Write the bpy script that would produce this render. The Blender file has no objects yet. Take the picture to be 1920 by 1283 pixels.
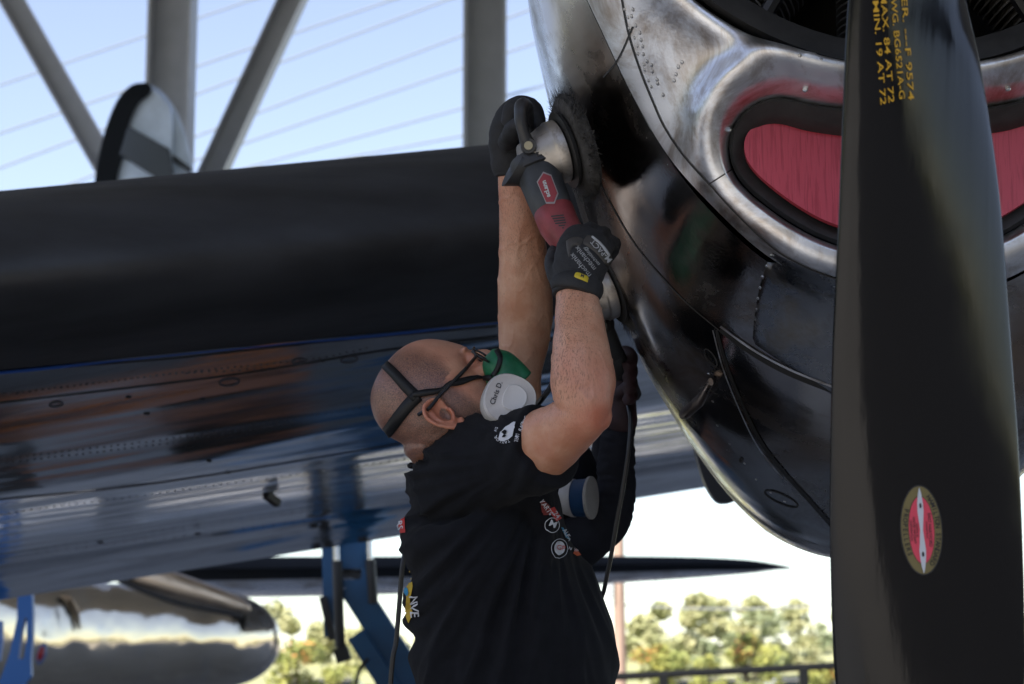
import bpy, bmesh, math, random
from mathutils import Vector, Matrix, noise
from mathutils.bvhtree import BVHTree
import numpy as np
R = math.radians
random.seed(7); rng = np.random.default_rng(7)
scene = bpy.context.scene
col = scene.collection

# ------------------------------------------------------------------ camera
F = 3850.0                       # focal length in pixels of a 1920 px wide frame
PITCH = 9.6
CAM = Vector((0, 0, 1.2))
camd = bpy.data.cameras.new('camera'); cam = bpy.data.objects.new('camera', camd); col.objects.link(cam)
camd.sensor_width = 36; camd.lens = 36 * F / 1920
camd.clip_start = 0.05; camd.clip_end = 3000
cam.location = CAM; cam.rotation_euler = (R(90 + PITCH), 0, 0)
camd.dof.use_dof = True; camd.dof.focus_distance = 3.50; camd.dof.aperture_fstop = 6.7
scene.camera = cam

# ------------------------------------------------------------------ sky and sun
SUN_EL, SUN_AZ = 46, 215         # azimuth clockwise from +Y (the view direction)
w = bpy.data.worlds.new('World'); scene.world = w; w.use_nodes = True
nt = w.node_tree; nt.nodes.clear()
sky = nt.nodes.new('ShaderNodeTexSky'); sky.sky_type = 'NISHITA'; sky.sun_disc = False
sky.sun_elevation = R(SUN_EL); sky.sun_rotation = R(SUN_AZ); sky.air_density = 1.0; sky.dust_density = 0.25; sky.ozone_density = 1.0
bg = nt.nodes.new('ShaderNodeBackground'); bg.inputs[1].default_value = 0.102
wo = nt.nodes.new('ShaderNodeOutputWorld')
hs = nt.nodes.new('ShaderNodeHueSaturation'); hs.inputs['Saturation'].default_value = .80; hs.inputs['Hue'].default_value = .512
nt.links.new(sky.outputs[0], hs.inputs['Color']); nt.links.new(hs.outputs[0], bg.inputs[0]); nt.links.new(bg.outputs[0], wo.inputs[0])
sund = bpy.data.lights.new('sun', 'SUN'); sund.energy = 4.6; sund.angle = R(0.5); sund.color = (1, .94, .86)
sun = bpy.data.objects.new('sun', sund); col.objects.link(sun)
sdir = Vector((math.sin(R(SUN_AZ)) * math.cos(R(SUN_EL)), math.cos(R(SUN_AZ)) * math.cos(R(SUN_EL)), math.sin(R(SUN_EL))))
sun.rotation_euler = sdir.to_track_quat('Z', 'Y').to_euler()
vs = scene.view_settings
vs.view_transform = 'Standard'; vs.look = 'None'; vs.gamma = 1; vs.exposure = 1.27; vs.use_curve_mapping = False
scene.render.engine = 'CYCLES'
scene.cycles.max_bounces = 8; scene.cycles.glossy_bounces = 5; scene.cycles.diffuse_bounces = 4
scene.cycles.caustics_reflective = False; scene.cycles.caustics_refractive = False
scene.cycles.sample_clamp_indirect = 6

# ------------------------------------------------------------------ helpers
cp, sp_ = math.cos(R(PITCH)), math.sin(R(PITCH))
RT, FW, UP = Vector((1, 0, 0)), Vector((0, cp, sp_)), Vector((0, -sp_, cp))
def P(u, v, d):                  # point seen at photo pixel (u, v), d metres in front of the lens
    u, v, d = float(u), float(v), float(d)
    return CAM + d * (FW + (u - 960) / F * RT + (641.5 - v) / F * UP)
def PY(u, v, y):                 # same, at world depth y
    u, v, y = float(u), float(v), float(y)
    return P(u, v, y / (cp - (641.5 - v) / F * sp_))
def ray(u, v):
    u, v = float(u), float(v)
    return (FW + (u - 960) / F * RT + (641.5 - v) / F * UP).normalized()
def pix(p):
    q = Vector(p) - CAM; d = q.dot(FW)
    return 960 + F * q.dot(RT) / d, 641.5 - F * q.dot(UP) / d, d

MATS = {}
def nd(nt, typ, **k):
    n = nt.nodes.new(typ)
    for a, b in k.items():
        if hasattr(n, a): setattr(n, a, b)
        else: n.inputs[a].default_value = b
    return n
def mat(name, color, rough=.6, metal=0, spec=.5, var=0, vscale=20, bump=0, bscale=80, rvar=0, rscale=8, stretch=(1, 1, 1),
        color2=None, coat=0, detail=4, emit=None, trans=0, subs=0, bstretch=None, coord='Object'):
    if name in MATS: return MATS[name]
    m = bpy.data.materials.new(name); m.use_nodes = True; nt = m.node_tree; L = nt.links.new
    b = nt.nodes['Principled BSDF']
    b.inputs['Base Color'].default_value = (*color, 1); b.inputs['Roughness'].default_value = rough
    b.inputs['Metallic'].default_value = metal; b.inputs['Specular IOR Level'].default_value = spec
    b.inputs['Coat Weight'].default_value = coat; b.inputs['Coat Roughness'].default_value = .15
    b.inputs['Transmission Weight'].default_value = trans
    if subs:
        b.inputs['Subsurface Weight'].default_value = subs; b.inputs['Subsurface Radius'].default_value = (1, .35, .2)
        b.inputs['Subsurface Scale'].default_value = .006
    tc = nt.nodes.new('ShaderNodeTexCoord'); mp = nt.nodes.new('ShaderNodeMapping'); L(tc.outputs[coord], mp.inputs[0])
    mp.inputs['Scale'].default_value = stretch
    if var or color2:
        n = nd(nt, 'ShaderNodeTexNoise', Scale=vscale, Detail=detail, Roughness=.6); L(mp.outputs[0], n.inputs[0])
        rmp = nt.nodes.new('ShaderNodeMapRange'); rmp.inputs[1].default_value = .35; rmp.inputs[2].default_value = .65
        L(n.outputs[0], rmp.inputs[0])
        mx = nd(nt, 'ShaderNodeMix', data_type='RGBA'); L(rmp.outputs[0], mx.inputs[0])
        if color2: c1, c2 = color, color2
        else: c1 = tuple(c * (1 - var) for c in color); c2 = tuple(min(1, c * (1 + var)) for c in color)
        mx.inputs[6].default_value = (*c1, 1); mx.inputs[7].default_value = (*c2, 1); L(mx.outputs[2], b.inputs['Base Color'])
    if rvar:
        n = nd(nt, 'ShaderNodeTexNoise', Scale=rscale, Detail=5); L(mp.outputs[0], n.inputs[0])
        rr = nt.nodes.new('ShaderNodeMapRange'); rr.inputs[1].default_value = .3; rr.inputs[2].default_value = .7
        rr.inputs[3].default_value = max(.02, rough - rvar); rr.inputs[4].default_value = min(1, rough + rvar)
        L(n.outputs[0], rr.inputs[0]); L(rr.outputs[0], b.inputs['Roughness'])
    if bump:
        mp2 = nt.nodes.new('ShaderNodeMapping'); L(tc.outputs[coord], mp2.inputs[0]); mp2.inputs['Scale'].default_value = bstretch or stretch
        n = nd(nt, 'ShaderNodeTexNoise', Scale=bscale, Detail=4); L(mp2.outputs[0], n.inputs[0])
        bp = nt.nodes.new('ShaderNodeBump'); bp.inputs['Strength'].default_value = 1; bp.inputs['Distance'].default_value = bump
        L(n.outputs[0], bp.inputs['Height']); L(bp.outputs[0], b.inputs['Normal'])
    if emit: b.inputs['Emission Color'].default_value = (*emit, 1); b.inputs['Emission Strength'].default_value = 1
    MATS[name] = m; return m

def tag(o, label=None, cat=None, group=None, kind=None):
    if label: o['label'] = label
    if cat: o['category'] = cat
    if group: o['group'] = group
    if kind: o['kind'] = kind
    return o
def par(o, parent):
    if parent is not None:
        o.parent = parent; o.matrix_parent_inverse = Matrix.Translation(-parent.location)
    return o
def mk(name, V, Fc, m, parent=None, smooth=True):
    me = bpy.data.meshes.new(name); me.from_pydata([tuple(v) for v in V], [], [tuple(f) for f in Fc])
    me.validate(); bm = bmesh.new(); bm.from_mesh(me); bmesh.ops.recalc_face_normals(bm, faces=bm.faces[:]); bm.to_mesh(me); bm.free()
    if smooth:
        me.polygons.foreach_set('use_smooth', [True] * len(me.polygons))
        if smooth != 'all': me.set_sharp_from_angle(angle=R(38))
    if m: me.materials.append(m)
    o = bpy.data.objects.new(name, me); col.objects.link(o); return par(o, parent)
def empty(name, loc=(0, 0, 0), parent=None):
    o = bpy.data.objects.new(name, None); col.objects.link(o); o.location = loc; o.empty_display_size = .1; return par(o, parent)
class MB:
    def __init__(s): s.V = []; s.F = []
    def add(s, V, Fc):
        n = len(s.V); s.V += [Vector(v) for v in V]; s.F += [tuple(i + n for i in f) for f in Fc]; return s
    def box(s, c, size, rot=None):
        c = Vector(c); hx, hy, hz = [q / 2 for q in size]
        V = [Vector((x, y, z)) for x in (-hx, hx) for y in (-hy, hy) for z in (-hz, hz)]
        if rot is not None: V = [rot @ v for v in V]
        return s.add([c + v for v in V], [(0, 1, 3, 2), (4, 6, 7, 5), (0, 4, 5, 1), (2, 3, 7, 6), (0, 2, 6, 4), (1, 5, 7, 3)])
    def bar(s, a, b, w, h, up=(0, 0, 1)):
        a, b = Vector(a), Vector(b); d = (b - a).normalized(); up = Vector(up)
        x = d.cross(up).normalized(); y = x.cross(d)
        V = [p + x * (sx * w / 2) + y * (sy * h / 2) for p in (a, b) for sx, sy in ((-1, -1), (1, -1), (1, 1), (-1, 1))]
        return s.add(V, [(0, 1, 2, 3), (7, 6, 5, 4), (0, 4, 5, 1), (1, 5, 6, 2), (2, 6, 7, 3), (3, 7, 4, 0)])
    def rings(s, rings, cap=True, close=False):
        n = len(s.V); k = len(rings[0])
        for r in rings: s.V += [Vector(p) for p in r]
        for i in range(len(rings) - 1 + (1 if close else 0)):
            for j in range(k):
                a = n + i * k; b = n + ((i + 1) % len(rings)) * k
                s.F.append((a + j, a + (j + 1) % k, b + (j + 1) % k, b + j))
        if cap and not close:
            s.F.append(tuple(n + j for j in range(k))[::-1]); s.F.append(tuple(n + (len(rings) - 1) * k + j for j in range(k)))
        return s
    def tube(s, pts, rad, seg=10, cap=True, flat=1.0, ref=None):
        pts = [Vector(p) for p in pts]; n = len(pts)
        if not hasattr(rad, '__len__'): rad = [rad] * n
        rr = []; prev = Vector(ref) if ref is not None else None
        for i in range(n):
            t = (pts[min(i + 1, n - 1)] - pts[max(i - 1, 0)]).normalized()
            if prev is None:
                prev = Vector((0, 0, 1)) if abs(t.z) < .9 else Vector((1, 0, 0))
            x = (prev - t * prev.dot(t)).normalized(); y = t.cross(x); prev = x
            rr.append([pts[i] + x * math.cos(a) * rad[i] + y * math.sin(a) * rad[i] * flat for a in [2 * math.pi * j / seg for j in range(seg)]])
        return s.rings(rr, cap)
    def ball(s, c, r, seg=12, rot=None):
        c = Vector(c)
        if not hasattr(r, '__len__'): r = (r, r, r)
        rr = []
        for i in range(1, seg // 2 + 1):
            ph = math.pi * i / (seg // 2 + 1)
            ring = []
            for j in range(seg):
                a = 2 * math.pi * j / seg
                v = Vector((r[0] * math.sin(ph) * math.cos(a), r[1] * math.sin(ph) * math.sin(a), r[2] * math.cos(ph)))
                if rot is not None: v = rot @ v
                ring.append(c + v)
            rr.append(ring)
        n = len(s.V); s.rings(rr, cap=False)
        t = Vector((0, 0, r[2])); bt = -t
        if rot is not None: t = rot @ t; bt = rot @ bt
        k = len(s.V); s.V += [c + t, c + bt]
        for j in range(seg):
            s.F.append((k, n + j, n + (j + 1) % seg)); q = n + (len(rr) - 1) * seg; s.F.append((k + 1, q + (j + 1) % seg, q + j))
        return s
    def build(s, name, m, parent=None, smooth=True): return mk(name, s.V, s.F, m, parent, smooth)
def smoothpts(ctrl, n):          # Catmull-Rom through control rows (any length tuples)
    C = [np.array(c, float) for c in ctrl]; out = []
    for i in range(len(C) - 1):
        p0, p1, p2, p3 = C[max(i - 1, 0)], C[i], C[i + 1], C[min(i + 2, len(C) - 1)]
        for k in range(n):
            t = k / n
            out.append(.5 * ((2 * p1) + (-p0 + p2) * t + (2 * p0 - 5 * p1 + 4 * p2 - p3) * t * t + (-p0 + 3 * p1 - 3 * p2 + p3) * t ** 3))
    out.append(C[-1]); return out
def interp(x, xs, ys):
    return float(np.interp(x, xs, ys))
def bvh_of(*obs):
    V = []; Fc = []
    for o in obs:
        n = len(V); V += [v.co.copy() for v in o.data.vertices]; Fc += [tuple(i + n for i in p.vertices) for p in o.data.polygons]
    return BVHTree.FromPolygons(V, Fc)
def hit(bvh, u, v, off=0.0, default=None):
    r = ray(u, v); h = bvh.ray_cast(CAM, r)
    if h[0] is None: return default
    nrm = h[1] if h[1].dot(r) < 0 else -h[1]
    return h[0] + nrm * off
def textmesh(s, size=1, bold=0.0, align='CENTER'):
    c = bpy.data.curves.new('t', 'FONT'); c.body = s; c.size = size; c.align_x = align; c.align_y = 'CENTER'; c.offset = bold; c.resolution_u = 3
    o = bpy.data.objects.new('t', c); me = bpy.data.meshes.new_from_object(o)
    V = [(v.co.x, v.co.y) for v in me.vertices]; Fc = [tuple(p.vertices) for p in me.polygons]
    bpy.data.objects.remove(o); bpy.data.curves.remove(c); bpy.data.meshes.remove(me); return V, Fc
def subdiv2d(V, Fc, maxlen):     # split long triangles so that print follows a curved surface
    bm = bmesh.new(); vs_ = [bm.verts.new((x, y, 0)) for x, y in V]
    for f in Fc:
        try: bm.faces.new([vs_[i] for i in f])
        except ValueError: pass
    bmesh.ops.triangulate(bm, faces=bm.faces[:])
    for _ in range(3):
        e = [e for e in bm.edges if e.calc_length() > maxlen]
        if not e: break
        bmesh.ops.subdivide_edges(bm, edges=e, cuts=1); bmesh.ops.triangulate(bm, faces=[f for f in bm.faces if len(f.verts) > 3])
    bm.verts.ensure_lookup_table(); bm.verts.index_update()
    V = [(v.co.x, v.co.y) for v in bm.verts]; Fc = [tuple(v.index for v in f.verts) for f in bm.faces]; bm.free(); return V, Fc
def printon(name, shapes, bvh, o, xd, yd, m, parent, off=.0012, maxlen=1e9):
    """shapes in local 2D; o, xd, yd are photo pixels: origin and the unit x / y directions; pressed onto the surface behind them"""
    b = MB()
    for V, Fc in shapes:
        V, Fc = subdiv2d(V, Fc, maxlen)
        pts = []; ok = True
        for x, y in V:
            p = hit(bvh, o[0] + x * xd[0] + y * yd[0], o[1] + x * xd[1] + y * yd[1], off)
            pts.append(p)
        good = [f for f in Fc if all(pts[i] is not None for i in f)]
        pts = [p if p is not None else Vector((0, 0, -5)) for p in pts]
        used = sorted({i for f in good for i in f}); mp = {a: k for k, a in enumerate(used)}
        b.add([pts[i] for i in used], [tuple(mp[i] for i in f) for f in good])
    return b.build(name, m, parent, smooth=False) if b.F else None
def poly2d(pts): return ([tuple(p) for p in pts], [tuple(range(len(pts)))])
def ell2d(cx, cy, rx, ry, n=32, a0=0, a1=2 * math.pi): return poly2d([(cx + rx * math.cos(a0 + (a1 - a0) * i / n), cy + ry * math.sin(a0 + (a1 - a0) * i / n)) for i in range(n)])
def ring2d(cx, cy, rx, ry, w, n=40):
    V = []; Fc = []
    for i in range(n):
        a = 2 * math.pi * i / n; V += [(cx + rx * math.cos(a), cy + ry * math.sin(a)), (cx + (rx - w) * math.cos(a), cy + (ry - w) * math.sin(a))]
        j = (i + 1) % n; Fc.append((2 * i, 2 * j, 2 * j + 1, 2 * i + 1))
    return V, Fc
# ================================================================== GROUND, FLOOR, ROOF
concrete = mat('concrete', (.25, .255, .265), .75, var=.12, vscale=1.2, bump=.002, bscale=30)
tarmac = mat('tarmac', (.13, .13, .13), .85, var=.2, vscale=.3)
drygrass = mat('dry_grass', (.19, .17, .07), .95, color2=(.10, .13, .04), vscale=.15)
o = mk('ground', [(-900, -900, -.02), (900, -900, -.02), (900, 1500, -.02), (-900, 1500, -.02)], [(0, 1, 2, 3)], drygrass, smooth=False); tag(o, kind='structure')
o = mk('apron', [(-60, -17, -.012), (60, -17, -.012), (60, 62, -.012), (-60, 62, -.012)], [(0, 1, 2, 3)],
       mat('apron_concrete', (.38, .36, .33), .85, var=.12, vscale=.25), smooth=False); tag(o, kind='structure')
o = mk('dark_ground_patch', [(.9, -30, -.006), (60, -30, -.006), (60, 2.4, -.006), (.9, 2.4, -.006)], [(0, 1, 2, 3)], mat('dark_ground', (.045, .043, .042), .85, var=.2, vscale=2), smooth=False); tag(o, kind='structure')  # unseen dark ground, added to darken and streak the blade's reflections
b = MB()                          # shaded floor slabs under the roof, with recessed joints
for i in range(-5, 7):
    for j in range(0, 8):
        if j == 0 and i >= 0: continue
        b.box((i * 5 + 2.5, j * 5 + 2.5, -.07), (4.985, 4.985, .14))
o = b.build('floor', concrete, smooth=False); tag(o, kind='structure')

steel = mat('painted_steel', (.42, .43, .47), .5, var=.06, vscale=3)
roofm = mat('roof_sheet', (.33, .34, .36), .6)
roof = empty('pavilion_roof', (0, 0, 12.6)); tag(roof, 'wide flat steel pavilion roof on tall columns shading the aircraft', 'roof', kind='structure')
b = MB(); b.box((7, 10.05, 12.9), (42, 35.9, .15)); b.build('roof_deck', roofm, roof, False)
for i in range(8):
    b = MB(); x = -13 + i * 5.7
    b.box((x, 10.05, 12.58), (.3, 35.9, .03)); b.box((x, 10.05, 12.7), (.03, 35.9, .22)); b.build('roof_beam', steel, roof, False)

def ibeam(mb, a, b_, depth, fl, t, up):
    a, b_ = Vector(a), Vector(b_); d = (b_ - a).normalized(); up = Vector(up); x = d.cross(up).normalized(); y = x.cross(d)
    mb.bar(a, b_, t, depth - 2 * t - .004, up)
    for s in (-1, 1):
        mb.bar(a + y * s * (depth / 2 - t / 2), b_ + y * s * (depth / 2 - t / 2), fl, t, up)
YC = 27.0
colx = [PY(316, 300, YC).x, PY(909, 300, YC).x]
def column(x, label):
    root = empty('steel_column', (x, YC, 0)); tag(root, label, 'column', 'steel columns holding up the roof')
    m = MB(); m.bar((x - .27, YC, .03), (x - .27, YC, 12.5), .045, .62, (0, 1, 0)); m.build('flange', steel, root, False)
    m = MB(); m.bar((x + .27, YC, .03), (x + .27, YC, 12.5), .045, .62, (0, 1, 0)); m.build('flange', steel, root, False)
    m = MB(); m.bar((x, YC + .05, .03), (x, YC + .05, 12.5), .49, .04, (0, 1, 0)); m.build('web', steel, root, False)
    m = MB(); m.box((x, YC, .015), (.9, .9, .03)); m.build('base_plate', steel, root, False)
column(colx[0], 'grey steel I-section column rising behind the tail fin'); column(colx[1], 'grey steel I-section column rising behind the raised gloved hand')
def brace(u0, v0, u1, v1, label, wd=.30):
    a = PY(u0, v0, YC + .8); b_ = PY(u1, v1, YC + .8); d = b_ - a; a = a - d * 1.1; b_ = b_ + d * .22
    if a.z > 12.4: a = b_ + (a - b_) * ((12.4 - b_.z) / (a.z - b_.z))
    root = empty('diagonal_brace', b_); tag(root, label, 'brace', 'slanting steel braces of the roof')
    n = Vector((0, 1, 0)); d = (b_ - a).normalized(); x = d.cross(n).normalized()
    for s in (-1, 1):
        m = MB(); m.bar(a + x * s * wd / 2, b_ + x * s * wd / 2, .40, .03, x); m.build('flange', steel, root, False)
    m = MB(); m.bar(a + n * .02, b_ + n * .02, wd - .035, .02, n); m.build('web', steel, root, False)
    return b_
e1 = brace(22, 0, 192, 300, 'grey diagonal brace slanting down behind the left of the tail fin')
e2 = brace(548, 0, 402, 318, 'grey diagonal brace slanting down to the right of the tail fin')
m = MB(); m.bar((e1.x, YC + .8, e1.z - .1), (e2.x, YC + .8, e2.z - .1), .35, .3)
o = m.build('tie_beam', steel, None, False); tag(o, 'grey horizontal steel tie beam joining the two diagonal braces behind the wing', 'beam')

# overhead cables in front of the sky
cab = mat('cable_grey', (.21, .24, .28), .7)
for k, (u0, v0, u1, v1) in enumerate([(0, 250, 735, 0), (0, 315, 985, -55), (0, 395, 1010, 12), (280, 330, 1040, 68), (480, 310, 1040, 155),
                                      (680, 290, 1040, 222), (0, 160, 560, -30)]):
    a = PY(u0 - 300, v0 + 300 * (v0 - v1) / (u1 - u0), 75 + k); b_ = PY(u1 + 300, v1 - 300 * (v0 - v1) / (u1 - u0), 75 + k)
    o = MB().tube([a, b_], .045, 6).build('overhead_cable', cab)
    tag(o, ['pale overhead cable, second highest of those crossing the sky', 'pale overhead cable, third highest of those crossing the sky', 'pale overhead cable, fourth highest, passing right of the diagonal brace',
            'pale overhead cable, fifth highest, passing behind the right column', 'pale overhead cable, sixth highest, ending above the wing',
            'lowest pale overhead cable, just above the dark wing edge', 'highest pale overhead cable, at the upper left corner of the sky'][k], 'cable', 'parallel cables crossing the sky')

# ================================================================== AIRCRAFT
plane = empty('bomber_airplane', (2.2, 3.6, 0)); tag(plane, 'polished bare metal bomber with black boots, big engine nacelle and a hanging propeller blade', 'airplane')

def metalmat(name, base, r0, r1, rs, dent, ds, stain=None, stainscale=6, stainlo=.5, stainhi=.7, stretch=(1, 1, 1), fine=.00025, stainr=.3, warm=None, band=None):
    m = bpy.data.materials.new(name); m.use_nodes = True; nt = m.node_tree; L = nt.links.new; b = nt.nodes['Principled BSDF']
    b.inputs['Metallic'].default_value = 1; b.inputs['Base Color'].default_value = (*base, 1)
    tc = nt.nodes.new('ShaderNodeTexCoord'); mp = nt.nodes.new('ShaderNodeMapping'); L(tc.outputs['Object'], mp.inputs[0]); mp.inputs['Scale'].default_value = stretch
    n1 = nd(nt, 'ShaderNodeTexNoise', Scale=rs, Detail=6, Roughness=.65); L(mp.outputs[0], n1.inputs[0])
    r = nt.nodes.new('ShaderNodeMapRange'); r.inputs[1].default_value = .35; r.inputs[2].default_value = .65; r.inputs[3].default_value = r0; r.inputs[4].default_value = r1
    L(n1.outputs[0], r.inputs[0])
    n2 = nd(nt, 'ShaderNodeTexNoise', Scale=stainscale, Detail=7, Roughness=.7, Distortion=.6); L(mp.outputs[0], n2.inputs[0])
    s = nt.nodes.new('ShaderNodeMapRange'); s.inputs[1].default_value = stainlo; s.inputs[2].default_value = stainhi; L(n2.outputs[0], s.inputs[0])
    mx = nd(nt, 'ShaderNodeMix', data_type='RGBA'); L(s.outputs[0], mx.inputs[0]); mx.inputs[6].default_value = (*base, 1)
    mx.inputs[7].default_value = (*(stain or base), 1); last = mx.outputs[2]
    if warm:
        n4 = nd(nt, 'ShaderNodeTexNoise', Scale=stainscale * .7, Detail=3); mp4 = nt.nodes.new('ShaderNodeMapping'); mp4.inputs['Location'].default_value = (3, 7, 1)
        L(tc.outputs['Object'], mp4.inputs[0]); L(mp4.outputs[0], n4.inputs[0])
        s4 = nt.nodes.new('ShaderNodeMapRange'); s4.inputs[1].default_value = .5; s4.inputs[2].default_value = .62; L(n4.outputs[0], s4.inputs[0])
        m4 = nd(nt, 'ShaderNodeMix', data_type='RGBA'); L(s4.outputs[0], m4.inputs[0]); L(last, m4.inputs[6]); m4.inputs[7].default_value = (*warm, 1); last = m4.outputs[2]
    L(last, b.inputs['Base Color'])
    ad = nd(nt, 'ShaderNodeMath', operation='MULTIPLY_ADD'); L(s.outputs[0], ad.inputs[0]); ad.inputs[1].default_value = stainr; L(r.outputs[0], ad.inputs[2])
    L(ad.outputs[0], b.inputs['Roughness'])
    n3 = nd(nt, 'ShaderNodeTexNoise', Scale=ds, Detail=1.5, Roughness=.4); L(mp.outputs[0], n3.inputs[0])
    b1 = nt.nodes.new('ShaderNodeBump'); b1.inputs['Distance'].default_value = dent; L(n3.outputs[0], b1.inputs['Height'])
    n5 = nd(nt, 'ShaderNodeTexNoise', Scale=180, Detail=3); L(mp.outputs[0], n5.inputs[0])
    b2 = nt.nodes.new('ShaderNodeBump'); b2.inputs['Distance'].default_value = fine; L(n5.outputs[0], b2.inputs['Height']); L(b1.outputs[0], b2.inputs['Normal'])
    L(b2.outputs[0], b.inputs['Normal']); MATS[name] = m; return m
mirror = metalmat('polished_aluminium', (.50, .485, .475), .08, .22, 5, .018, 3.2, stain=(.20, .16, .13), stainscale=3.6, stainlo=.42, stainhi=.66, stainr=.24, fine=.00012, warm=(.27, .21, .17))
wingmetal = metalmat('wing_aluminium', (.80, .83, .87), .06, .20, 2, .030, 1.6, stain=(.36, .35, .36), stainscale=2.2, stainlo=.5, stainhi=.7, stretch=(.45, 2.2, 1), stainr=.10, fine=.00003)
dull = metalmat('brushed_aluminium', (.84, .85, .88), .34, .48, 12, .006, 9, stain=(.46, .40, .35), stainscale=7, stainlo=.46, stainhi=.62, stainr=-.06, fine=.0003)
dark_metal = metalmat('dark_worn_aluminium', (.30, .31, .33), .16, .34, 9, .004, 6, stain=(.17, .16, .15), stainscale=10, stainlo=.5, stainhi=.65, stainr=.2, fine=.0003)
farmirror = metalmat('mirror_fuselage', (.66, .59, .48), .05, .11, 3, .03, 2.2, stain=(.6, .57, .52), stainscale=2, stainlo=.5, stainhi=.7, stainr=.06, fine=0)  # warm base tint stands in for mirrored dry grass
rubber = mat('boot_rubber', (.020, .021, .024), .58, spec=.5, rvar=.10, rscale=5, var=.5, vscale=6, bump=.0012, bscale=10, stretch=(.3, 1, 1), detail=9)
seal = mat('rubber_seal', (.028, .027, .027), .6, var=.25, vscale=30, bump=.0008, bscale=60)
seamm = mat('seam_dark', (.03, .028, .027), .6)
chrome = mat('rivet_metal', (.5, .5, .5), .3, metal=1)

# ---- wing: lofted aerofoil between stations given by what the photo shows, extended both ways
def station(u, dv, dd):
    rows = [(358, 5.70), (372, 5.50), (400, 5.36), (450, 5.25), (520, 5.20), (590, 5.26), (640, 5.40), (695, 5.66)]
    low = [(695, 5.66), (740, 5.85), (800, 6.15), (860, 6.50), (930, 6.98), (965, 7.5), (1000, 8.3), (1030, 9.2), (1050, 9.9), (1075, 10.1), (1125, 10.5)]
    return [P(u, v + dv(v), d + dd) for v, d in rows], [P(u, v + dv(v), d + dd) for v, d in low]
def dvL(v): return 0
def dvR(v): return interp(v, [358, 695, 1125], [-88, -92, -148])
wL = station(0, dvL, 0); wR = station(930, dvR, .35)
def wing_section(k):              # k = 0 at photo left edge station, 1 at right; extrapolates
    bo = [a.lerp(b_, k) if 0 <= k <= 1 else a + (b_ - a) * k for a, b_ in zip(wL[0], wR[0])]
    lo = [a + (b_ - a) * k for a, b_ in zip(wL[1], wR[1])]
    return bo, lo
KS = [-1.6, -1, -.5, 0, .25, .5, .75, 1, 1.25, 1.5, 2, 2.6, 3.4, 4.2]
boot = []; low = []; top = []
for k in KS:
    bo, lo = wing_section(k)
    bo = [Vector(p) for p in smoothpts(bo, 4)]; lo = [Vector(p) for p in smoothpts(lo, 6)]
    boot.append(bo); low.append(lo)
    te, le = lo[-1], bo[0]
    top.append([le + Vector((0, .6, .06)), le + Vector((0, 1.5, .07)), le + Vector((0, 2.8, -.05)), te + Vector((0, 0, .02))])
wing = empty('wing', (0, 6, 2.2), plane)
def sheet(name, rows, m, parent, thick=0):
    b = MB(); n = len(rows[0]); V = [p for r in rows for p in r]
    b.add(V, [(i * n + j, i * n + j + 1, (i + 1) * n + j + 1, (i + 1) * n + j) for i in range(len(rows) - 1) for j in range(n - 1)])
    return b.build(name, m, parent, 'all')
# refine the span so that the skin can carry slight quilting between rivet rows
def dense(rows, n): 
    A = [np.array([list(p) for p in r]) for r in rows]; S = smoothpts(A, n)
    return [[Vector(p) for p in r] for r in S]
sheet('deicer_boot', [[p for p in r] for r in boot], rubber, wing)
wskin = sheet('lower_skin', dense(low, 5), wingmetal, wing)
tp = [[boot[i][0]] + top[i] for i in range(len(KS))]; sheet('upper_skin', tp, wingmetal, wing)
wbvh = bvh_of(wskin)
tape = mat('blue_masking_tape', (.01, .09, .42), .6)
b = MB(); pts = []
for k in np.linspace(-.3, 1.15, 40):
    bo, lo = wing_section(k); p = lo[0]; q = (lo[1] - lo[0]).normalized(); wd = .012 + .012 * max(0, math.sin(k * 9 + 1))
    pts.append((p - Vector((0, .004, .004)), p - Vector((0, .004, .004)) + q * wd))
b.add([x for pq in pts for x in pq], [(2 * i, 2 * i + 1, 2 * i + 3, 2 * i + 2) for i in range(len(pts) - 1)])
b.build('masking_tape', tape, wing)
def dome(mb, p, n, r, h=.45, seg=6):
    n = n.normalized(); x = n.orthogonal().normalized(); y = n.cross(x); V = []
    for rr, hh in ((1, 0), (.75, h * .7)): V += [p + (x * math.cos(a) + y * math.sin(a)) * r * rr + n * r * hh for a in [2 * math.pi * j / seg for j in range(seg)]]
    V.append(p + n * r * h); Fc = [(j, (j + 1) % seg, seg + (j + 1) % seg, seg + j) for j in range(seg)] + [(seg + j, seg + (j + 1) % seg, 2 * seg) for j in range(seg)]
    mb.add(V, Fc)
def rivets(bvh, line, spacing, r, mb, jit=.0):
    for (u0, v0), (u1, v1) in zip(line[:-1], line[1:]):
        n = max(1, int(math.hypot(u1 - u0, v1 - v0) / spacing))
        for i in range(n):
            t = i / n; u = u0 + (u1 - u0) * t + random.uniform(-jit, jit); v = v0 + (v1 - v0) * t + random.uniform(-jit, jit)
            rr = ray(u, v); h = bvh.ray_cast(CAM, rr)
            if h[0] is None: continue
            nn = h[1] if h[1].dot(rr) < 0 else -h[1]; dome(mb, h[0], nn, r)
b = MB()
for ln, spc in [([(-40, 745), (330, 700), (600, 672), (700, 650)], 12), ([(-40, 866), (300, 826), (700, 760), (930, 722)], 13), ([(-40, 874), (300, 834), (560, 790)], 13),
                ([(-40, 970), (300, 925), (700, 870), (930, 838)], 14), ([(1180, 800), (1240, 790), (1290, 780)], 13), ([(-40, 1050), (400, 1000), (700, 960)], 18),
                ([(350, 700), (520, 690), (620, 676)], 14)]:
    rivets(wbvh, ln, spc, .0045, b, .6)
o = b.build('rivets', mat('rivet_dark', (.06, .06, .065), .5), wing); o['kind'] = 'stuff'
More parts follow.
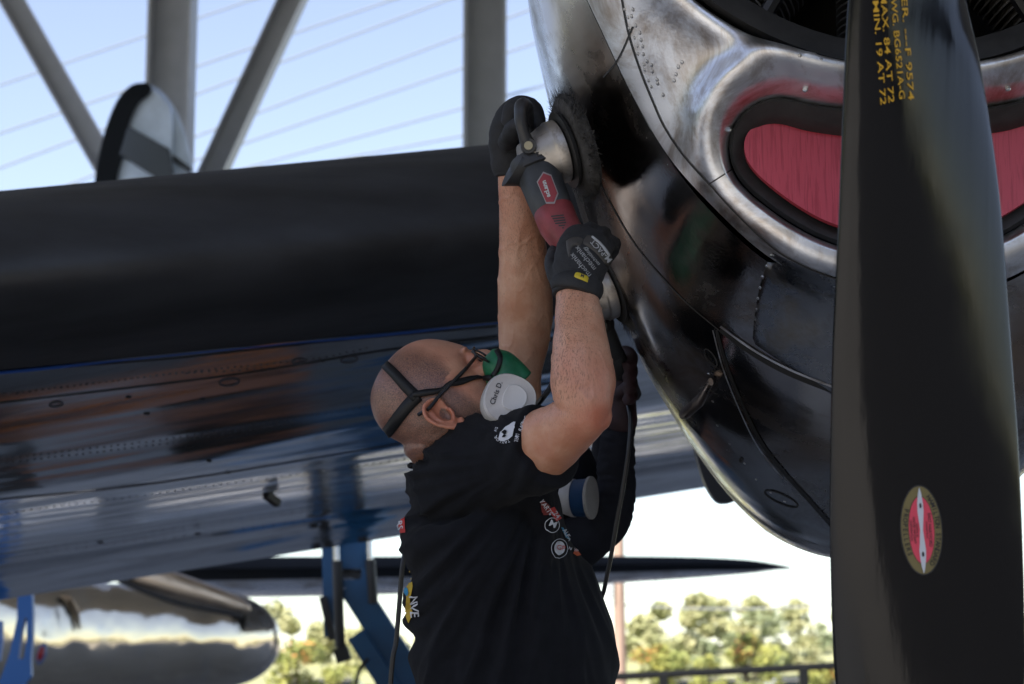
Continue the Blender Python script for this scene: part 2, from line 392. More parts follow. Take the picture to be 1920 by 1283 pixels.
def strip_on(name, bvh, line, wpx, m, parent, off=.0015, n=8, closed=False):
    pts = [Vector((p[0], p[1])) for p in smoothpts(line, n)]; b = MB(); V = []; idx = []
    for i, p in enumerate(pts):
        t = (pts[min(i + 1, len(pts) - 1)] - pts[max(i - 1, 0)]); 
        if t.length < 1e-6: continue
        t.normalize(); nn = Vector((-t.y, t.x)); ww = wpx(i / (len(pts) - 1)) if callable(wpx) else wpx
        a = hit(bvh, *(p + nn * ww / 2), off); c = hit(bvh, *(p - nn * ww / 2), off)
        if a is None or c is None: continue
        V += [a, c]
    k = len(V) // 2
    if k < 2: return None
    b.add(V, [(2 * i, 2 * i + 1, 2 * i + 3, 2 * i + 2) for i in range(k - 1) if (V[2 * i] - V[2 * i + 2]).length < .4]); return b.build(name, m, parent)
for ln in ([(-40, 700), (300, 674), (620, 640), (930, 612)], [(-40, 760), (420, 705), (700, 660), (930, 630)], [(-40, 940), (300, 905), (700, 840), (930, 800)]):
    strip_on('skin_seam', wbvh, ln, 2.2, seamm, wing)
for (u, v, r) in ((655, 674, 17), (560, 677, 14), (430, 716, 20), (105, 758, 14)):
    b = MB(); c = hit(wbvh, u, v, .001)
    if c:
        V, Fc = ring2d(0, 0, r, r * .42, 3); pts = [hit(wbvh, u + x, v + y - x * .1, .0015) for x, y in V]; b.add(pts, Fc); b.build('access_cover', mat('cover_edge', (.10, .10, .11), .5), wing)
for (u, v) in ((355, 839), (392, 864), (427, 886), (241, 744), (380, 748), (188, 1017), (371, 1001), (275, 775)):
    b = MB(); pts = [hit(wbvh, u + 6 * math.cos(a), v + 2.2 * math.sin(a), .0015) for a in np.linspace(0, 2 * math.pi, 10, endpoint=False)]
    b.add(pts, [tuple(range(10))]); b.build('drain_hole', seamm, wing)
# flap hinge bracket under the wing
b = MB(); a = hit(wbvh, 520, 925); c = hit(wbvh, 705, 912)

b = MB(); b.bar(a + Vector((-.04, -.05, -.01)), a + Vector((.0, .02, -.04)), .03, .03); b.build('flap_hinge', seamm, wing, False)
# ---- engine nacelle, in its own frame: x across, y back, z up from the propeller axis
NS = .86
def NW(x, y, z):                  # nacelle frame to world
    yaw = NYAW; X = x + y * yaw
    base = Vector((NCX, 3.70, NCZ)); return CAM + (base + Vector((X, y, z))) * NS
NYAW = .085
NCX = (1735 - 960) / F * 3.70 * 1.0; NCZ = (1292 + 542) / F * 3.70
SECT = {  # y: half outline (x, down)
    0.20: [(.715, 0), (.69, .2), (.635, .36), (.575, .50), (.525, .61), (.465, .72), (.385, .83), (.27, .94), (.15, 1.0), (0, 1.02)],
    0.45: [(.765, 0), (.75, .2), (.71, .38), (.66, .56), (.60, .73), (.53, .89), (.43, 1.04), (.31, 1.15), (.17, 1.22), (0, 1.25)],
    0.80: [(.79, 0), (.775, .22), (.735, .42), (.68, .63), (.61, .84), (.52, 1.03), (.41, 1.19), (.28, 1.30), (.15, 1.36), (0, 1.385)],
    1.30: [(.79, 0), (.77, .22), (.725, .42), (.66, .64), (.58, .86), (.48, 1.07), (.36, 1.25), (.24, 1.37), (.12, 1.43), (0, 1.45)],
    2.00: [(.76, 0), (.74, .22), (.69, .42), (.62, .63), (.53, .84), (.43, 1.04), (.32, 1.2), (.21, 1.31), (.1, 1.36), (0, 1.38)],
    3.20: [(.68, 0), (.65, .2), (.6, .37), (.52, .54), (.44, .7), (.35, .84), (.26, .95), (.17, 1.02), (.08, 1.06), (0, 1.07)],
    5.00: [(.4, 0), (.39, .1), (.37, .2), (.33, .3), (.28, .4), (.22, .48), (.16, .55), (.1, .6), (.05, .62), (0, .63)],
}
CZ = -.5                           # centre used for the polar mesh
NT = 480
def outline_polar(half):
    pts = smoothpts(half, 6); pts = [(p[0], -p[1]) for p in pts]
    x0 = half[0][0]; upper = [(x0 * math.cos(a), x0 * math.sin(a)) for a in np.linspace(math.pi / 2, 0.02, 30)]
    full = upper + pts; full += [(-x, z) for x, z in reversed(full[1:-1])]
    ang = np.array([math.atan2(z - CZ, x) for x, z in full]); rad = np.array([math.hypot(x, z - CZ) for x, z in full])
    o_ = np.argsort(ang); ang = ang[o_]; rad = rad[o_]
    th = np.linspace(-math.pi, math.pi, NT, endpoint=False)
    return np.interp(th, np.concatenate([ang - 2 * math.pi, ang, ang + 2 * math.pi]), np.tile(rad, 3))
SY = sorted(SECT); SR = [outline_polar(SECT[y]) for y in SY]
TH = np.linspace(-math.pi, math.pi, NT, endpoint=False)
# openings
RC = .60; CZC = -.022
RED = [(0, -.757), (.10, -.752), (.20, -.738), (.262, -.722), (.30, -.728), (.322, -.752), (.322, -.785), (.305, -.815), (.27, -.85), (.22, -.89), (.16, -.925), (.08, -.95), (0, -.957)]
RED = [(p[0] * .92, -.732 + (p[1] + .757) * .87) for p in smoothpts(RED, 4)]; REDF = RED + [(-x, z) for x, z in reversed(RED[1:-1])]
def grow(poly, d):
    n = len(poly); out = []
    for i in range(n):
        a = Vector(poly[i - 1]); c = Vector(poly[(i + 1) % n]); t = (c - a).normalized(); out.append((poly[i][0] - t.y * -d * 1, poly[i][1] + t.x * -d * 1))
    return out
def area(p): return sum(p[i - 1][0] * p[i][1] - p[i][0] * p[i - 1][1] for i in range(len(p))) / 2
if area(REDF) < 0: REDF = REDF[::-1]
def grow(poly, d):                 # counter-clockwise polygon grown outwards
    n = len(poly); out = []
    for i in range(n):
        t = (Vector(poly[(i + 1) % n]) - Vector(poly[i - 1])).normalized(); out.append((poly[i][0] + t.y * d, poly[i][1] - t.x * d))
    return out
HOLE = grow(REDF, .040)
HP = np.array(HOLE)
def sdf_poly(X, Z):
    A = HP; B = np.roll(HP, -1, 0); d = np.full(X.shape, 1e9); inside = np.zeros(X.shape, bool); gx = np.zeros(X.shape); gz = np.zeros(X.shape)
    for (ax, az), (bx, bz) in zip(A, B):
        ex, ez = bx - ax, bz - az; t = np.clip(((X - ax) * ex + (Z - az) * ez) / (ex * ex + ez * ez), 0, 1)
        px, pz = ax + t * ex, az + t * ez; dd = np.hypot(X - px, Z - pz); mk_ = dd < d
        d = np.where(mk_, dd, d); gx = np.where(mk_, px, gx); gz = np.where(mk_, pz, gz)
        c = ((az > Z) != (bz > Z)) & (X < (bx - ax) * (Z - az) / (bz - az + 1e-12) + ax); inside ^= c
    return np.where(inside, -d, d), gx, gz
R0 = SR[0]
EDGE_S = np.clip((SR[1] - SR[0]) / (SY[1] - SY[0]), .36, .56)     # how fast the skin flares where the nose bowl meets it
EDGE_E = np.interp(EDGE_S, [.36, .5, .56], [.9, .7, .5])
def face_y(X, Z):
    th = np.arctan2(Z - CZ, X); rad = np.hypot(X, Z - CZ); Ro = np.interp(th, np.append(TH, math.pi), np.append(R0, R0[0]))
    dO = np.clip(Ro - rad, 0, None)
    q = np.clip(dO / .24, 0, 1); ee = np.interp(th, np.append(TH, math.pi), np.append(EDGE_E, EDGE_E[0])); y = .20 * (1 - np.sqrt(np.clip(1 - (ee * (1 - q)) ** 2, 0, 1))) / (1 - np.sqrt(1 - ee ** 2))
    dB, _, _ = sdf_poly(X, Z); dC = np.hypot(X, Z - CZC) - RC
    y = y - .050 * np.exp(-((dB - .055) / .036) ** 2)
    y = y - .022 * np.exp(-((dC - .030) / .028) ** 2)
    y = y + .06 * np.clip((.022 - dB) / .022, 0, 1) ** 1.6 + .05 * np.clip((.016 - dC) / .016, 0, 1) ** 1.6
    # the pressed metal between the two lips sinks a little
    y = y + .018 * np.exp(-((X ** 2) ** .5 - .42) ** 2 / .006) * np.exp(-((Z + .60) / .09) ** 2)
    return y
NR = 230
rho = np.linspace(0.0, 1.0, NR) ** .8
TT, RR = np.meshgrid(TH, rho); XX = RR * R0[None, :] * np.cos(TT); ZZ = CZ + RR * R0[None, :] * np.sin(TT)
dB, px_, pz_ = sdf_poly(XX, ZZ); dC = np.hypot(XX, ZZ - CZC) - RC
inB = dB < 0; inC = dC < 0
keepv = ~(inB | inC)
near = np.zeros_like(keepv)
for a in (-1, 0, 1):
    for c in (-1, 0, 1):
        s = np.roll(np.roll(keepv, a, 0), c, 1); near |= s
snap = near & ~keepv
XX = np.where(snap & inB, px_, XX); ZZ = np.where(snap & inB, pz_, ZZ)
rc = np.hypot(XX, ZZ - CZC) + 1e-9; sc_ = snap & inC
XX, ZZ = np.where(sc_, XX / rc * RC, XX), np.where(sc_, (ZZ - CZC) / rc * RC + CZC, ZZ)
YY = face_y(XX, ZZ)
nac = empty('engine_nacelle', NW(0, .8, -1.3), plane)
ok = keepv | snap
vid = -np.ones(ok.shape, int); V = []
for i in range(NR):
    for j in range(NT):
        if ok[i, j]: vid[i, j] = len(V); V.append(NW(XX[i, j], YY[i, j], ZZ[i, j]))
Fc = []
for i in range(NR - 1):
    for j in range(NT):
        k = (j + 1) % NT; q = (vid[i, j], vid[i, k], vid[i + 1, k], vid[i + 1, j])
        if min(q) >= 0 and (keepv[i, j] or keepv[i, k] or keepv[i + 1, k] or keepv[i + 1, j]): Fc.append(q)
nose = mk('nose_bowl', V, Fc, dull, nac, 'all')
# side skin in bands of sheet, each starting 2 mm lower than the one before
def sect_r(y):
    out = np.zeros(NT); R_ = np.array(SR)
    i = np.searchsorted(SY, y) - 1; i = max(0, min(i, len(SY) - 2)); t = (y - SY[i]) / (SY[i + 1] - SY[i])
    p0, p1, p2, p3 = R_[max(i - 1, 0)], R_[i], R_[i + 1], R_[min(i + 2, len(SY) - 1)]
    h0, h1 = SY[i] - SY[max(i - 1, 0)], SY[i + 1] - SY[i]; h2 = SY[min(i + 2, len(SY) - 1)] - SY[i + 1]
    m1 = (p2 - p1) / h1 if i == 0 else ((p2 - p1) / h1 * h0 + (p1 - p0) / h0 * h1) / (h0 + h1)
    if i == 0: m1 = EDGE_S
    m2 = (p2 - p1) / h1 if h2 == 0 else ((p2 - p1) / h1 * h2 + (p3 - p2) / h2 * h1) / (h1 + h2)
    return (2 * t ** 3 - 3 * t * t + 1) * p1 + (t ** 3 - 2 * t * t + t) * h1 * m1 + (-2 * t ** 3 + 3 * t * t) * p2 + (t ** 3 - t * t) * h1 * m2
def band(name, y0, y1, n, m, off=0, first=0):
    b = MB(); rows = []
    if first: rows.append([NW((r - first) * math.cos(t), y0, CZ + (r - first) * math.sin(t)) for t, r in zip(TH, sect_r(y0))])
    for y in np.linspace(y0, y1, n):
        rr = sect_r(y) - off; rows.append([NW(r * math.cos(t), y, CZ + r * math.sin(t)) for t, r in zip(TH, rr)])
    return b.rings(rows, cap=False).build(name, m, nac, 'all')
sk = [band('side_skin', .203, .83, 26, mirror, 0.0), band('side_skin', .834, 1.9, 26, mirror, .002), band('side_skin', 1.904, 5.0, 30, mirror, .004)]
nbvh = bvh_of(nose, *sk)

# intake: rubber frame, red board
frame_rows = []
inner = grow(REDF, -.002)
for d_, yy in ((.040, None), (.034, -.006), (.018, .012), (.006, .030), (.0, .075)):
    pl = grow(REDF, d_); pa = np.array(pl); ys = face_y(pa[:, 0], pa[:, 1]) - .012; ys = np.convolve(np.concatenate([ys[-4:], ys, ys[:4]]), np.ones(9) / 9, 'valid')
    frame_rows.append([NW(x, max(-.2, (y if yy is None else y + yy)), z) for (x, z), y in zip(pl, ys)])
MB().rings(frame_rows, cap=False).build('intake_seal', seal, nac)
b = MB(); rows = []
pa = np.array(HOLE); ys = face_y(pa[:, 0], pa[:, 1])
for dy in (0, .12, .3): rows.append([NW(x, y + dy, z) for (x, z), y in zip(HOLE, ys)])
b.rings(rows, cap=False).build('intake_duct', seal, nac)
redm = bpy.data.materials.new('red_painted_plywood'); redm.use_nodes = True; nt = redm.node_tree; L = nt.links.new; bb = nt.nodes['Principled BSDF']
tc = nt.nodes.new('ShaderNodeTexCoord'); mp = nt.nodes.new('ShaderNodeMapping'); mp.inputs['Scale'].default_value = (22, 22, 1.2); L(tc.outputs['Object'], mp.inputs[0])
n = nd(nt, 'ShaderNodeTexNoise', Scale=14, Detail=5, Distortion=.4); L(mp.outputs[0], n.inputs[0]); cr = nt.nodes.new('ShaderNodeValToRGB'); L(n.outputs[0], cr.inputs[0])
cr.color_ramp.elements[0].position = .36; cr.color_ramp.elements[0].color = (.42, .036, .058, 1); cr.color_ramp.elements[1].position = .5; cr.color_ramp.elements[1].color = (.55, .06, .09, 1)
L(cr.outputs[0], bb.inputs['Base Color']); bb.inputs['Roughness'].default_value = .42
bp = nt.nodes.new('ShaderNodeBump'); bp.inputs['Distance'].default_value = .0006; L(n.outputs[0], bp.inputs['Height']); L(bp.outputs[0], bb.inputs['Normal'])
pl = grow(REDF, .012); V = [NW(x, .100, z) for x, z in pl] + [NW(x, .122, z) for x, z in pl]; n_ = len(pl)
o = mk('intake_plug', V, [tuple(range(n_)), tuple(range(n_, 2 * n_))[::-1]] + [(i, (i + 1) % n_, n_ + (i + 1) % n_, n_ + i) for i in range(n_)], redm, None, True)
tag(o, 'red painted plywood board plugging the curved air intake of the nacelle', 'intake cover')

# cowl opening: seal ring, duct and the finned engine cylinders inside it
rows = []
for r_, y_ in ((RC, .02), (RC - .004, -.012), (RC - .025, -.005), (RC - .055, .02), (RC - .064, .10)):
    rows.append([NW(r_ * math.cos(a), y_, r_ * math.sin(a) + CZC) for a in np.linspace(0, 2 * math.pi, 96, endpoint=False)])
MB().rings(rows, cap=False).build('cowl_seal', seal, nac)
rows = [[NW(r_ * math.cos(a), y_, r_ * math.sin(a)) for a in np.linspace(0, 2 * math.pi, 64, endpoint=False)] for r_, y_ in ((RC - .01, .03), (RC + .0, .6), (.02, .62))]
MB().rings(rows, cap=False).build('cowl_duct', mat('duct_dark', (.05, .047, .043), .6), nac)
finm = mat('engine_fins', (.17, .16, .145), .5, metal=.6)
pipem = mat('pushrod_black', (.012, .012, .013), .3)
for c in range(9):
    a0 = math.pi / 2 + 2 * math.pi * (c + .5) / 9; e = Vector((math.cos(a0), 0, math.sin(a0)))
    b = MB(); ctr = lambda r: Vector(NW(e.x * r, .34, e.z * r))
    pts = []; rad = []
    for k in range(26):
        r_ = .20 + k * .0145; pts += [ctr(r_), ctr(r_ + .004), ctr(r_ + .0041), ctr(r_ + .0140)]; rad += [.094, .094, .074, .074]
    b.tube(pts, rad, 20); b.build('engine_cylinder', finm, nac)
    s_ = Vector((-e.z, 0, e.x))
    for q in (-1, 1):
        b = MB(); b.tube([NW(e.x * .18 + s_.x * .03 * q, .2, e.z * .18 + s_.z * .03 * q), NW(e.x * .58 + s_.x * .10 * q, .20, e.z * .58 + s_.z * .10 * q)], .014, 8); b.build('pushrod_tube', pipem, nac)
b = MB(); rows = [[NW(r_ * math.cos(a), y_, r_ * math.sin(a)) for a in np.linspace(0, 2 * math.pi, 32, endpoint=False)] for r_, y_ in ((.26, .45), (.26, .2), (.2, .05), (.12, -.02), (.10, -.2))]
b.rings(rows).build('crankcase', mat('crankcase_grey', (.12, .13, .14), .45), nac)

# seams, patches and rivets on the nacelle
SEAMS = [([(1163, -20), (1178, 60), (1200, 130), (1222, 185), (1247, 240), (1285, 295), (1335, 350)], 3),
         ([(1330, 345), (1372, 318)], 2.5), ([(1335, 350), (1380, 400), (1450, 465), (1510, 500), (1575, 525)], 2.5),
         ([(1187, 50), (1160, 110), (1132, 145)], 3), ([(1100, 290), (1150, 390), (1200, 470), (1280, 560), (1350, 620)], 2),
         ([(1480, 0), (1492, 60), (1500, 85)], 1.5)]
for ln, w_ in SEAMS: strip_on('panel_seam', nbvh, ln, w_, seamm, nac, .0012)
heavy = mat('door_gap', (.012, .011, .01), .5)
for ln, w_ in [([(1344, 618), (1365, 690), (1400, 775), (1432, 835), (1475, 890), (1520, 940), (1560, 985)], 7),
               ([(1350, 618), (1410, 662), (1480, 700), (1570, 735)], 9)]:
    strip_on('door_gap', nbvh, ln, lambda t, w_=w_: w_ * (.7 + .5 * t), heavy, nac, .0014)
strip_on('door_edge', nbvh, [(1352, 611), (1412, 654), (1482, 692), (1570, 727)], 4, dull, nac, .003)
strip_on('door_edge', nbvh, [(1338, 618), (1358, 692), (1393, 778), (1425, 840), (1468, 895)], 2.5, dull, nac, .003)
def patch(name, quad, m, off=.002, n=14, parent=nac, bv=None):
    """quad: four pixel edges (top, right, bottom, left) given as corner points tl, tr, br, bl with optional mid points"""
    (tl, tm, tr), (rm,), (br, bm_, bl), (lm,) = quad; b = MB(); V = []; k = n + 1
    def q3(a, m_, c, t): return ((1 - t) ** 2 * a[0] + 2 * t * (1 - t) * (2 * m_[0] - (a[0] + c[0]) / 2) + t * t * c[0], (1 - t) ** 2 * a[1] + 2 * t * (1 - t) * (2 * m_[1] - (a[1] + c[1]) / 2) + t * t * c[1])
    for i in range(k):
        t = i / n; Lp = q3(tl, lm, bl, t); Rp = q3(tr, rm, br, t)
        for j in range(k):
            s = j / n; T = q3(tl, tm, tr, s); B = q3(bl, bm_, br, s)
            c0 = ((1 - s) * (1 - t) * tl[0] + s * (1 - t) * tr[0] + (1 - s) * t * bl[0] + s * t * br[0], (1 - s) * (1 - t) * tl[1] + s * (1 - t) * tr[1] + (1 - s) * t * bl[1] + s * t * br[1])
            u = (1 - t) * T[0] + t * B[0] + (1 - s) * Lp[0] + s * Rp[0] - c0[0]; v = (1 - t) * T[1] + t * B[1] + (1 - s) * Lp[1] + s * Rp[1] - c0[1]
            edge = i in (0, n) or j in (0, n)
            V.append(hit(bv or nbvh, u, v, -.001 if edge else off))
    Fq = [(i * k + j, i * k + j + 1, (i + 1) * k + j + 1, (i + 1) * k + j) for i in range(n) for j in range(n)]
    for i in range(k * k):            # bridge the sheet joint under the patch
        if V[i] is None:
            nb = [V[q] for q in (i - 1, i + 1, i - k, i + k) if 0 <= q < k * k and V[q] is not None]
            if nb: V[i] = sum(nb, Vector()) / len(nb)
    Fq = [f for f in Fq if all(V[i] is not None for i in f)]; V = [v if v is not None else Vector((0, 5, 1)) for v in V]
    return b.add(V, Fq).build(name, m, parent, 'all')
patch('riveted_patch', (((1447, 470), (1510, 497), (1585, 520)), ((1590, 640),), ((1590, 765), (1490, 700), (1408, 645)), ((1420, 545),)), dark_metal, .0022, 18)
patch('lip_patch', (((1507, 62), (1550, 78), (1612, 88)), ((1612, 105),), ((1612, 132), (1555, 118), (1502, 105)), ((1504, 85),)), dull, .002, 8)
b = MB()
rivets(nbvh, [(1446, 480), (1430, 520), (1422, 560), (1418, 600), (1414, 632)], 17, .0036, b)
rivets(nbvh, [(1450, 480), (1480, 497), (1512, 513), (1545, 525)], 30, .0046, b)
rivets(nbvh, [(1183, 20), (1196, 60), (1210, 100), (1236, 160), (1250, 195)], 13, .0042, b, 4)
rivets(nbvh, [(1172, 20), (1186, 70), (1204, 120), (1228, 180)], 15, .0036, b, 4)
rivets(nbvh, [(1278, 115), (1268, 140), (1258, 165)], 12, .004, b, 2)
rivets(nbvh, [(1512, 70), (1508, 88), (1503, 104)], 15, .004, b); rivets(nbvh, [(1500, 104), (1540, 110), (1580, 122)], 38, .0036, b)
rivets(nbvh, [(1330, 700), (1345, 800), (1420, 900), (1500, 965)], 34, .003, b, 3)
o = b.build('rivets', chrome, nac); o['kind'] = 'stuff'
for (u, v) in ((1537, 72), (1556, 78), (1574, 84)):
    b = MB(); c = hit(nbvh, u, v - 4, .006)
    if c is None: c = P(u, v, 3.15)
    dome(b, c + Vector((0, -.004, 0)), Vector((0, -1, .2)), .0075, .6, 8); b.build('brass_screw', mat('old_brass', (.16, .09, .03), .5, metal=.7), nac)
for (u, v) in ((1364, 243), (1510, 167), (1889, 165)):
    b = MB(); c = hit(nbvh, u, v, .002)
    if c: dome(b, c, Vector((-.3, -1, .3)), .0050, .6, 8); b.build('lip_screw', chrome, nac)
# door handle / cowl latch and its slot
c1 = hit(nbvh, 1340, 708, .012); c2 = hit(nbvh, 1325, 738, .016); c3 = hit(nbvh, 1296, 766, .012); c4 = hit(nbvh, 1283, 774, .006)
if c1 and c4:
    b = MB(); b.tube([c1, c2, c3, c4], [.008, .0125, .0125, .009], 12, flat=.6); b.build('cowl_latch', metalmat('latch_bronze', (.30, .24, .20), .25, .4, 20, .001, 10), nac)
for (u, v, rx, ry, an) in ((1333, 670, 20, 8, 55), (1465, 935, 35, 10, 24), (1390, 862, 4, 5, 0)):
    V, Fc_ = ring2d(0, 0, rx, ry, 2.5); ca, sa = math.cos(R(an)), math.sin(R(an)); pts = [hit(nbvh, u + x * ca - y * sa, v + x * sa + y * ca, .0012) for x, y in V]
    if all(p is not None for p in pts): MB().add(pts, Fc_).build('inspection_cover', seamm, nac)

# ---- propeller: the hanging blade in view, the other three and the hub above the frame
blackp = mat('gloss_black_paint', (.006, .006, .007), .13, spec=.34, rvar=.05, rscale=12, bump=.0007, bscale=9, bstretch=(4, 4, .12))
prop = empty('propeller', P(1690, -542, 2.75), plane)
BL = [(-420, 1642, 1742), (-250, 1622, 1768), (-100, 1602, 1798), (0, 1590, 1812), (100, 1584, 1834), (200, 1580, 1851), (300, 1576, 1866), (430, 1571, 1880), (640, 1561, 1895), (830, 1557, 1909),
      (1000, 1556, 1917), (1150, 1559, 1921), (1283, 1566, 1921), (1450, 1580, 1910), (1560, 1605, 1885), (1620, 1640, 1850), (1645, 1690, 1800)]
rows = []
hub = prop.location
for r in smoothpts(BL, 5):
    v, uL, uR = r; t = (v + 420) / 2060; tw = .085 * (1 - 1.25 * t)         # twist: left edge nearer the root
    dm = 2.72; A = P(uL, v, dm - tw * .9); B = P(uR, v, dm + tw); ch = (B - A); nrm = ch.cross(Vector((0, 0, 1))).normalized()
    if nrm.y > 0: nrm = -nrm
    th_ = .30 * (1 - t) ** 1.5 + .085; ring = []
    N = 22
    for k in range(N + 1):
        s = k / N; s2 = .5 - .5 * math.cos(math.pi * s); yt = (th_ * .6 + .075) * ch.length * (1.42 * max(s2, 0) ** .55 * (1 - s2) ** .8 + .004)
        ring.append(A + ch * s2 + nrm * yt)
    for k in range(N - 1, 0, -1):
        s = k / N; s2 = .5 - .5 * math.cos(math.pi * s); yt = th_ * ch.length * (1.48 * math.sqrt(max(s2, 0)) * (1 - s2) ** .9)
        ring.append(A + ch * s2 - nrm * yt * .10)
    rows.append(ring)
blade = MB().rings(rows).build('propeller_blade', blackp, prop, 'all')
bbvh = bvh_of(blade)
for k in (1, 2, 3):
    o = blade.copy(); col.objects.link(o); o.parent = prop; q = Matrix.Rotation(math.pi / 2 * k, 4, 'Y')
    o.matrix_parent_inverse = Matrix.Identity(4); o.matrix_local = q @ Matrix.Translation(-hub)
b = MB(); b.tube([hub + Vector((0, .38, 0)), hub + Vector((0, .12, 0)), hub + Vector((0, -.12, 0)), hub + Vector((0, -.28, 0)), hub + Vector((0, -.34, 0))], [.10, .15, .15, .09, .03], 24)
b.build('propeller_hub', metalmat('hub_metal', (.5, .5, .5), .3, .4, 8, .001, 8), prop)
yel = mat('stencil_yellow', (.62, .34, .015), .55)
# stencil lines run down the blade, letters' tops towards the right
for txt, u0, v0, u1, v1 in (('SER. ---F 9574', 1692, -22, 1707, 188), ('DWG. BG6521A-G', 1672, -22, 1690, 186), ('MAX. 84 AT 72', 1654, -16, 1670, 193), ('MIN. 19 AT 72', 1640, 0, 1655, 197)):
    V, Fc_ = textmesh(txt, 1, .006, 'LEFT'); Ln = max(v[0] for v in V); xd = ((u1 - u0) / Ln, (v1 - v0) / Ln); V = [(x, y) for x, y in V]
    printon('stencil_text', [(V, Fc_)], bbvh, (u0, v0), xd, (15.2, -1.2), yel, prop, .0014)
    # stencil bridges
# maker's oval decal
DC = (1727, 994); dirL = (.055, 1.0)
olive = mat('decal_olive', (.16, .13, .05), .5); dred = mat('decal_red', (.62, .06, .10), .45); dgrey = mat('decal_silver', (.52, .55, .60), .4); dblk = mat('decal_black', (.012, .012, .014), .5)
lx, ly = (-.055, .998), (.998, .055)     # local x runs down the blade, local y to the right
def dprint(name, shapes, m, off, ml=8): return printon(name, shapes, bbvh, DC, (.058, 1), (1, -.02), m, prop, off, ml)
dprint('decal_rim', [ell2d(0, 0, 85, 40, 48)], dblk, .0010, 10)
dprint('decal_band', [ell2d(0, 0, 82, 37.5, 48)], olive, .0014, 10)
dprint('decal_field', [ell2d(0, 0, 64, 24.5, 40)], dblk, .0018, 10)
dprint('decal_field', [ell2d(0, 0, 63, 23.5, 40)], dred, .0022, 10)
bl = [(-80, 0), (-70, 2.6), (-50, 5.2), (-35, 5.4), (-15, 3.6), (0, 2.4), (15, 3.8), (38, 6), (55, 5), (70, 2.8), (80, .5)]
dprint('decal_emblem', [poly2d(bl + [(x, -y - .4) for x, y in reversed(bl)])], dgrey, .0027, 12)
dprint('decal_mark', [ell2d(-46, 0, 5, 2.2, 12)], dblk, .0031); dprint('decal_mark', [ell2d(45, 0, 5, 2.2, 12)], dblk, .0031)
def arc_text(s, rx, ry, a0, a1, size, out=True):
    sh = []; T_ = np.linspace(R(a0), R(a1), 200); X_ = np.stack([rx * np.cos(T_), ry * np.sin(T_)], 1); S_ = np.concatenate([[0], np.cumsum(np.hypot(*np.diff(X_, axis=0).T))])
    for i, ch in enumerate(s):
        if ch == ' ': continue
        a = float(np.interp((i + .5) / len(s) * S_[-1], S_, T_)); V, Fc_ = textmesh(ch, size, .22); x, y = rx * math.cos(a), ry * math.sin(a)
        ta = math.atan2(ry * math.cos(a), -rx * math.sin(a)); 
        if a1 < a0: ta += math.pi
        ct, st_ = math.cos(ta), math.sin(ta); sh.append(([(x + p[0] * ct - p[1] * st_, y + p[0] * st_ + p[1] * ct) for p in V], Fc_))
    return sh
dprint('decal_text', arc_text('HAMILTON STANDARD', 72.8, 30.8, 152, 26, 12.5), dblk, .0022)
dprint('decal_text', arc_text('PROPELLERS', 72.8, 30.8, 235, 312, 12), dblk, .0022)
def line_text(s, x, y, size): V, Fc_ = textmesh(s, size, .08); return [([(p[0] + x, p[1] + y) for p in V], Fc_)]
dprint('decal_text', line_text('EAST HARTFORD', 0, 15.5, 8.2) + line_text('CONNECTICUT', 0, 9.5, 4.5) + line_text('DIVISION OF', 0, -8.5, 4.5) + line_text('UNITED AIRCRAFT', 0, -13.5, 6) + line_text('CORPORATION', 0, -19.5, 5.5), dblk, .0028)

# ---- outer engine's blade tip behind the nacelle
b = MB(); ctl = [(1302, 700), (1300, 815), (1308, 860), (1322, 905), (1340, 935), (1358, 943), (1385, 935), (1420, 905), (1440, 860), (1450, 700)]
pts = [tuple(p) for p in smoothpts(ctl, 5)]; n_ = len(pts)
V = [PY(u, v, 5.9) for u, v in pts] + [PY(u, v, 5.9) + Vector((.0, .05, 0)) for u, v in pts]
b.add(V, [tuple(range(n_)), tuple(range(n_, 2 * n_))[::-1]] + [(i, (i + 1) % n_, n_ + (i + 1) % n_, n_ + i) for i in range(n_)]); b.build('lower_flap', mat('flap_dark', (.028, .033, .045), .35), plane)

# ---- tail, far behind
tail = empty('tail', PY(300, 1200, 24), plane)
def tx(u, v, y=25): return PY(u, v, y)
def plate(name, ctl, y, thick, m, dy=None, sm=5):
    pts = [tuple(p) for p in (smoothpts(ctl, sm) if sm > 1 else ctl)]; n_ = len(pts); b = MB(); cx = sum(p[0] for p in pts) / n_; cy = sum(p[1] for p in pts) / n_
    f = lambda u, v, e: PY(u, v, y + e + (dy(u, v) if dy else 0))
    V = [f(u, v, 0) for u, v in pts] + [f(cx + (u - cx) * .93, cy + (v - cy) * .93, -thick) for u, v in pts] + [f(u, v, thick) for u, v in pts]
    Fc_ = [tuple(range(n_, 2 * n_))] + [tuple(range(2 * n_, 3 * n_))[::-1]]
    for i in range(n_):
        j = (i + 1) % n_; Fc_ += [(i, j, n_ + j, n_ + i), (j, i, 2 * n_ + i, 2 * n_ + j)]
    return b.add(V, Fc_).build(name, m, tail)
finm2 = mat('tail_aluminium', (.58, .66, .80), .4, metal=.25, var=.1, vscale=3)  # pale blue in the base colour stands in for reflected sky
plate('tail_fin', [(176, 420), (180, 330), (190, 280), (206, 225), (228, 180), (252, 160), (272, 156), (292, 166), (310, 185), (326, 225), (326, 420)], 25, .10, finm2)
plate('fin_boot', [(160, 480), (177, 340), (186, 285), (202, 228), (222, 184), (246, 160), (270, 155), (280, 158), (283, 172), (262, 190), (246, 222), (236, 258), (228, 300), (218, 345), (200, 480)], 24.85, .03, mat('tail_boot', (.010, .012, .016), .7, spec=.12))
plate('fabric_panel', [(240, 236), (318, 280), (328, 340), (306, 348), (290, 332), (224, 290)], 24.82, .02, mat('panel_slate', (.05, .06, .075), .45), sm=1)
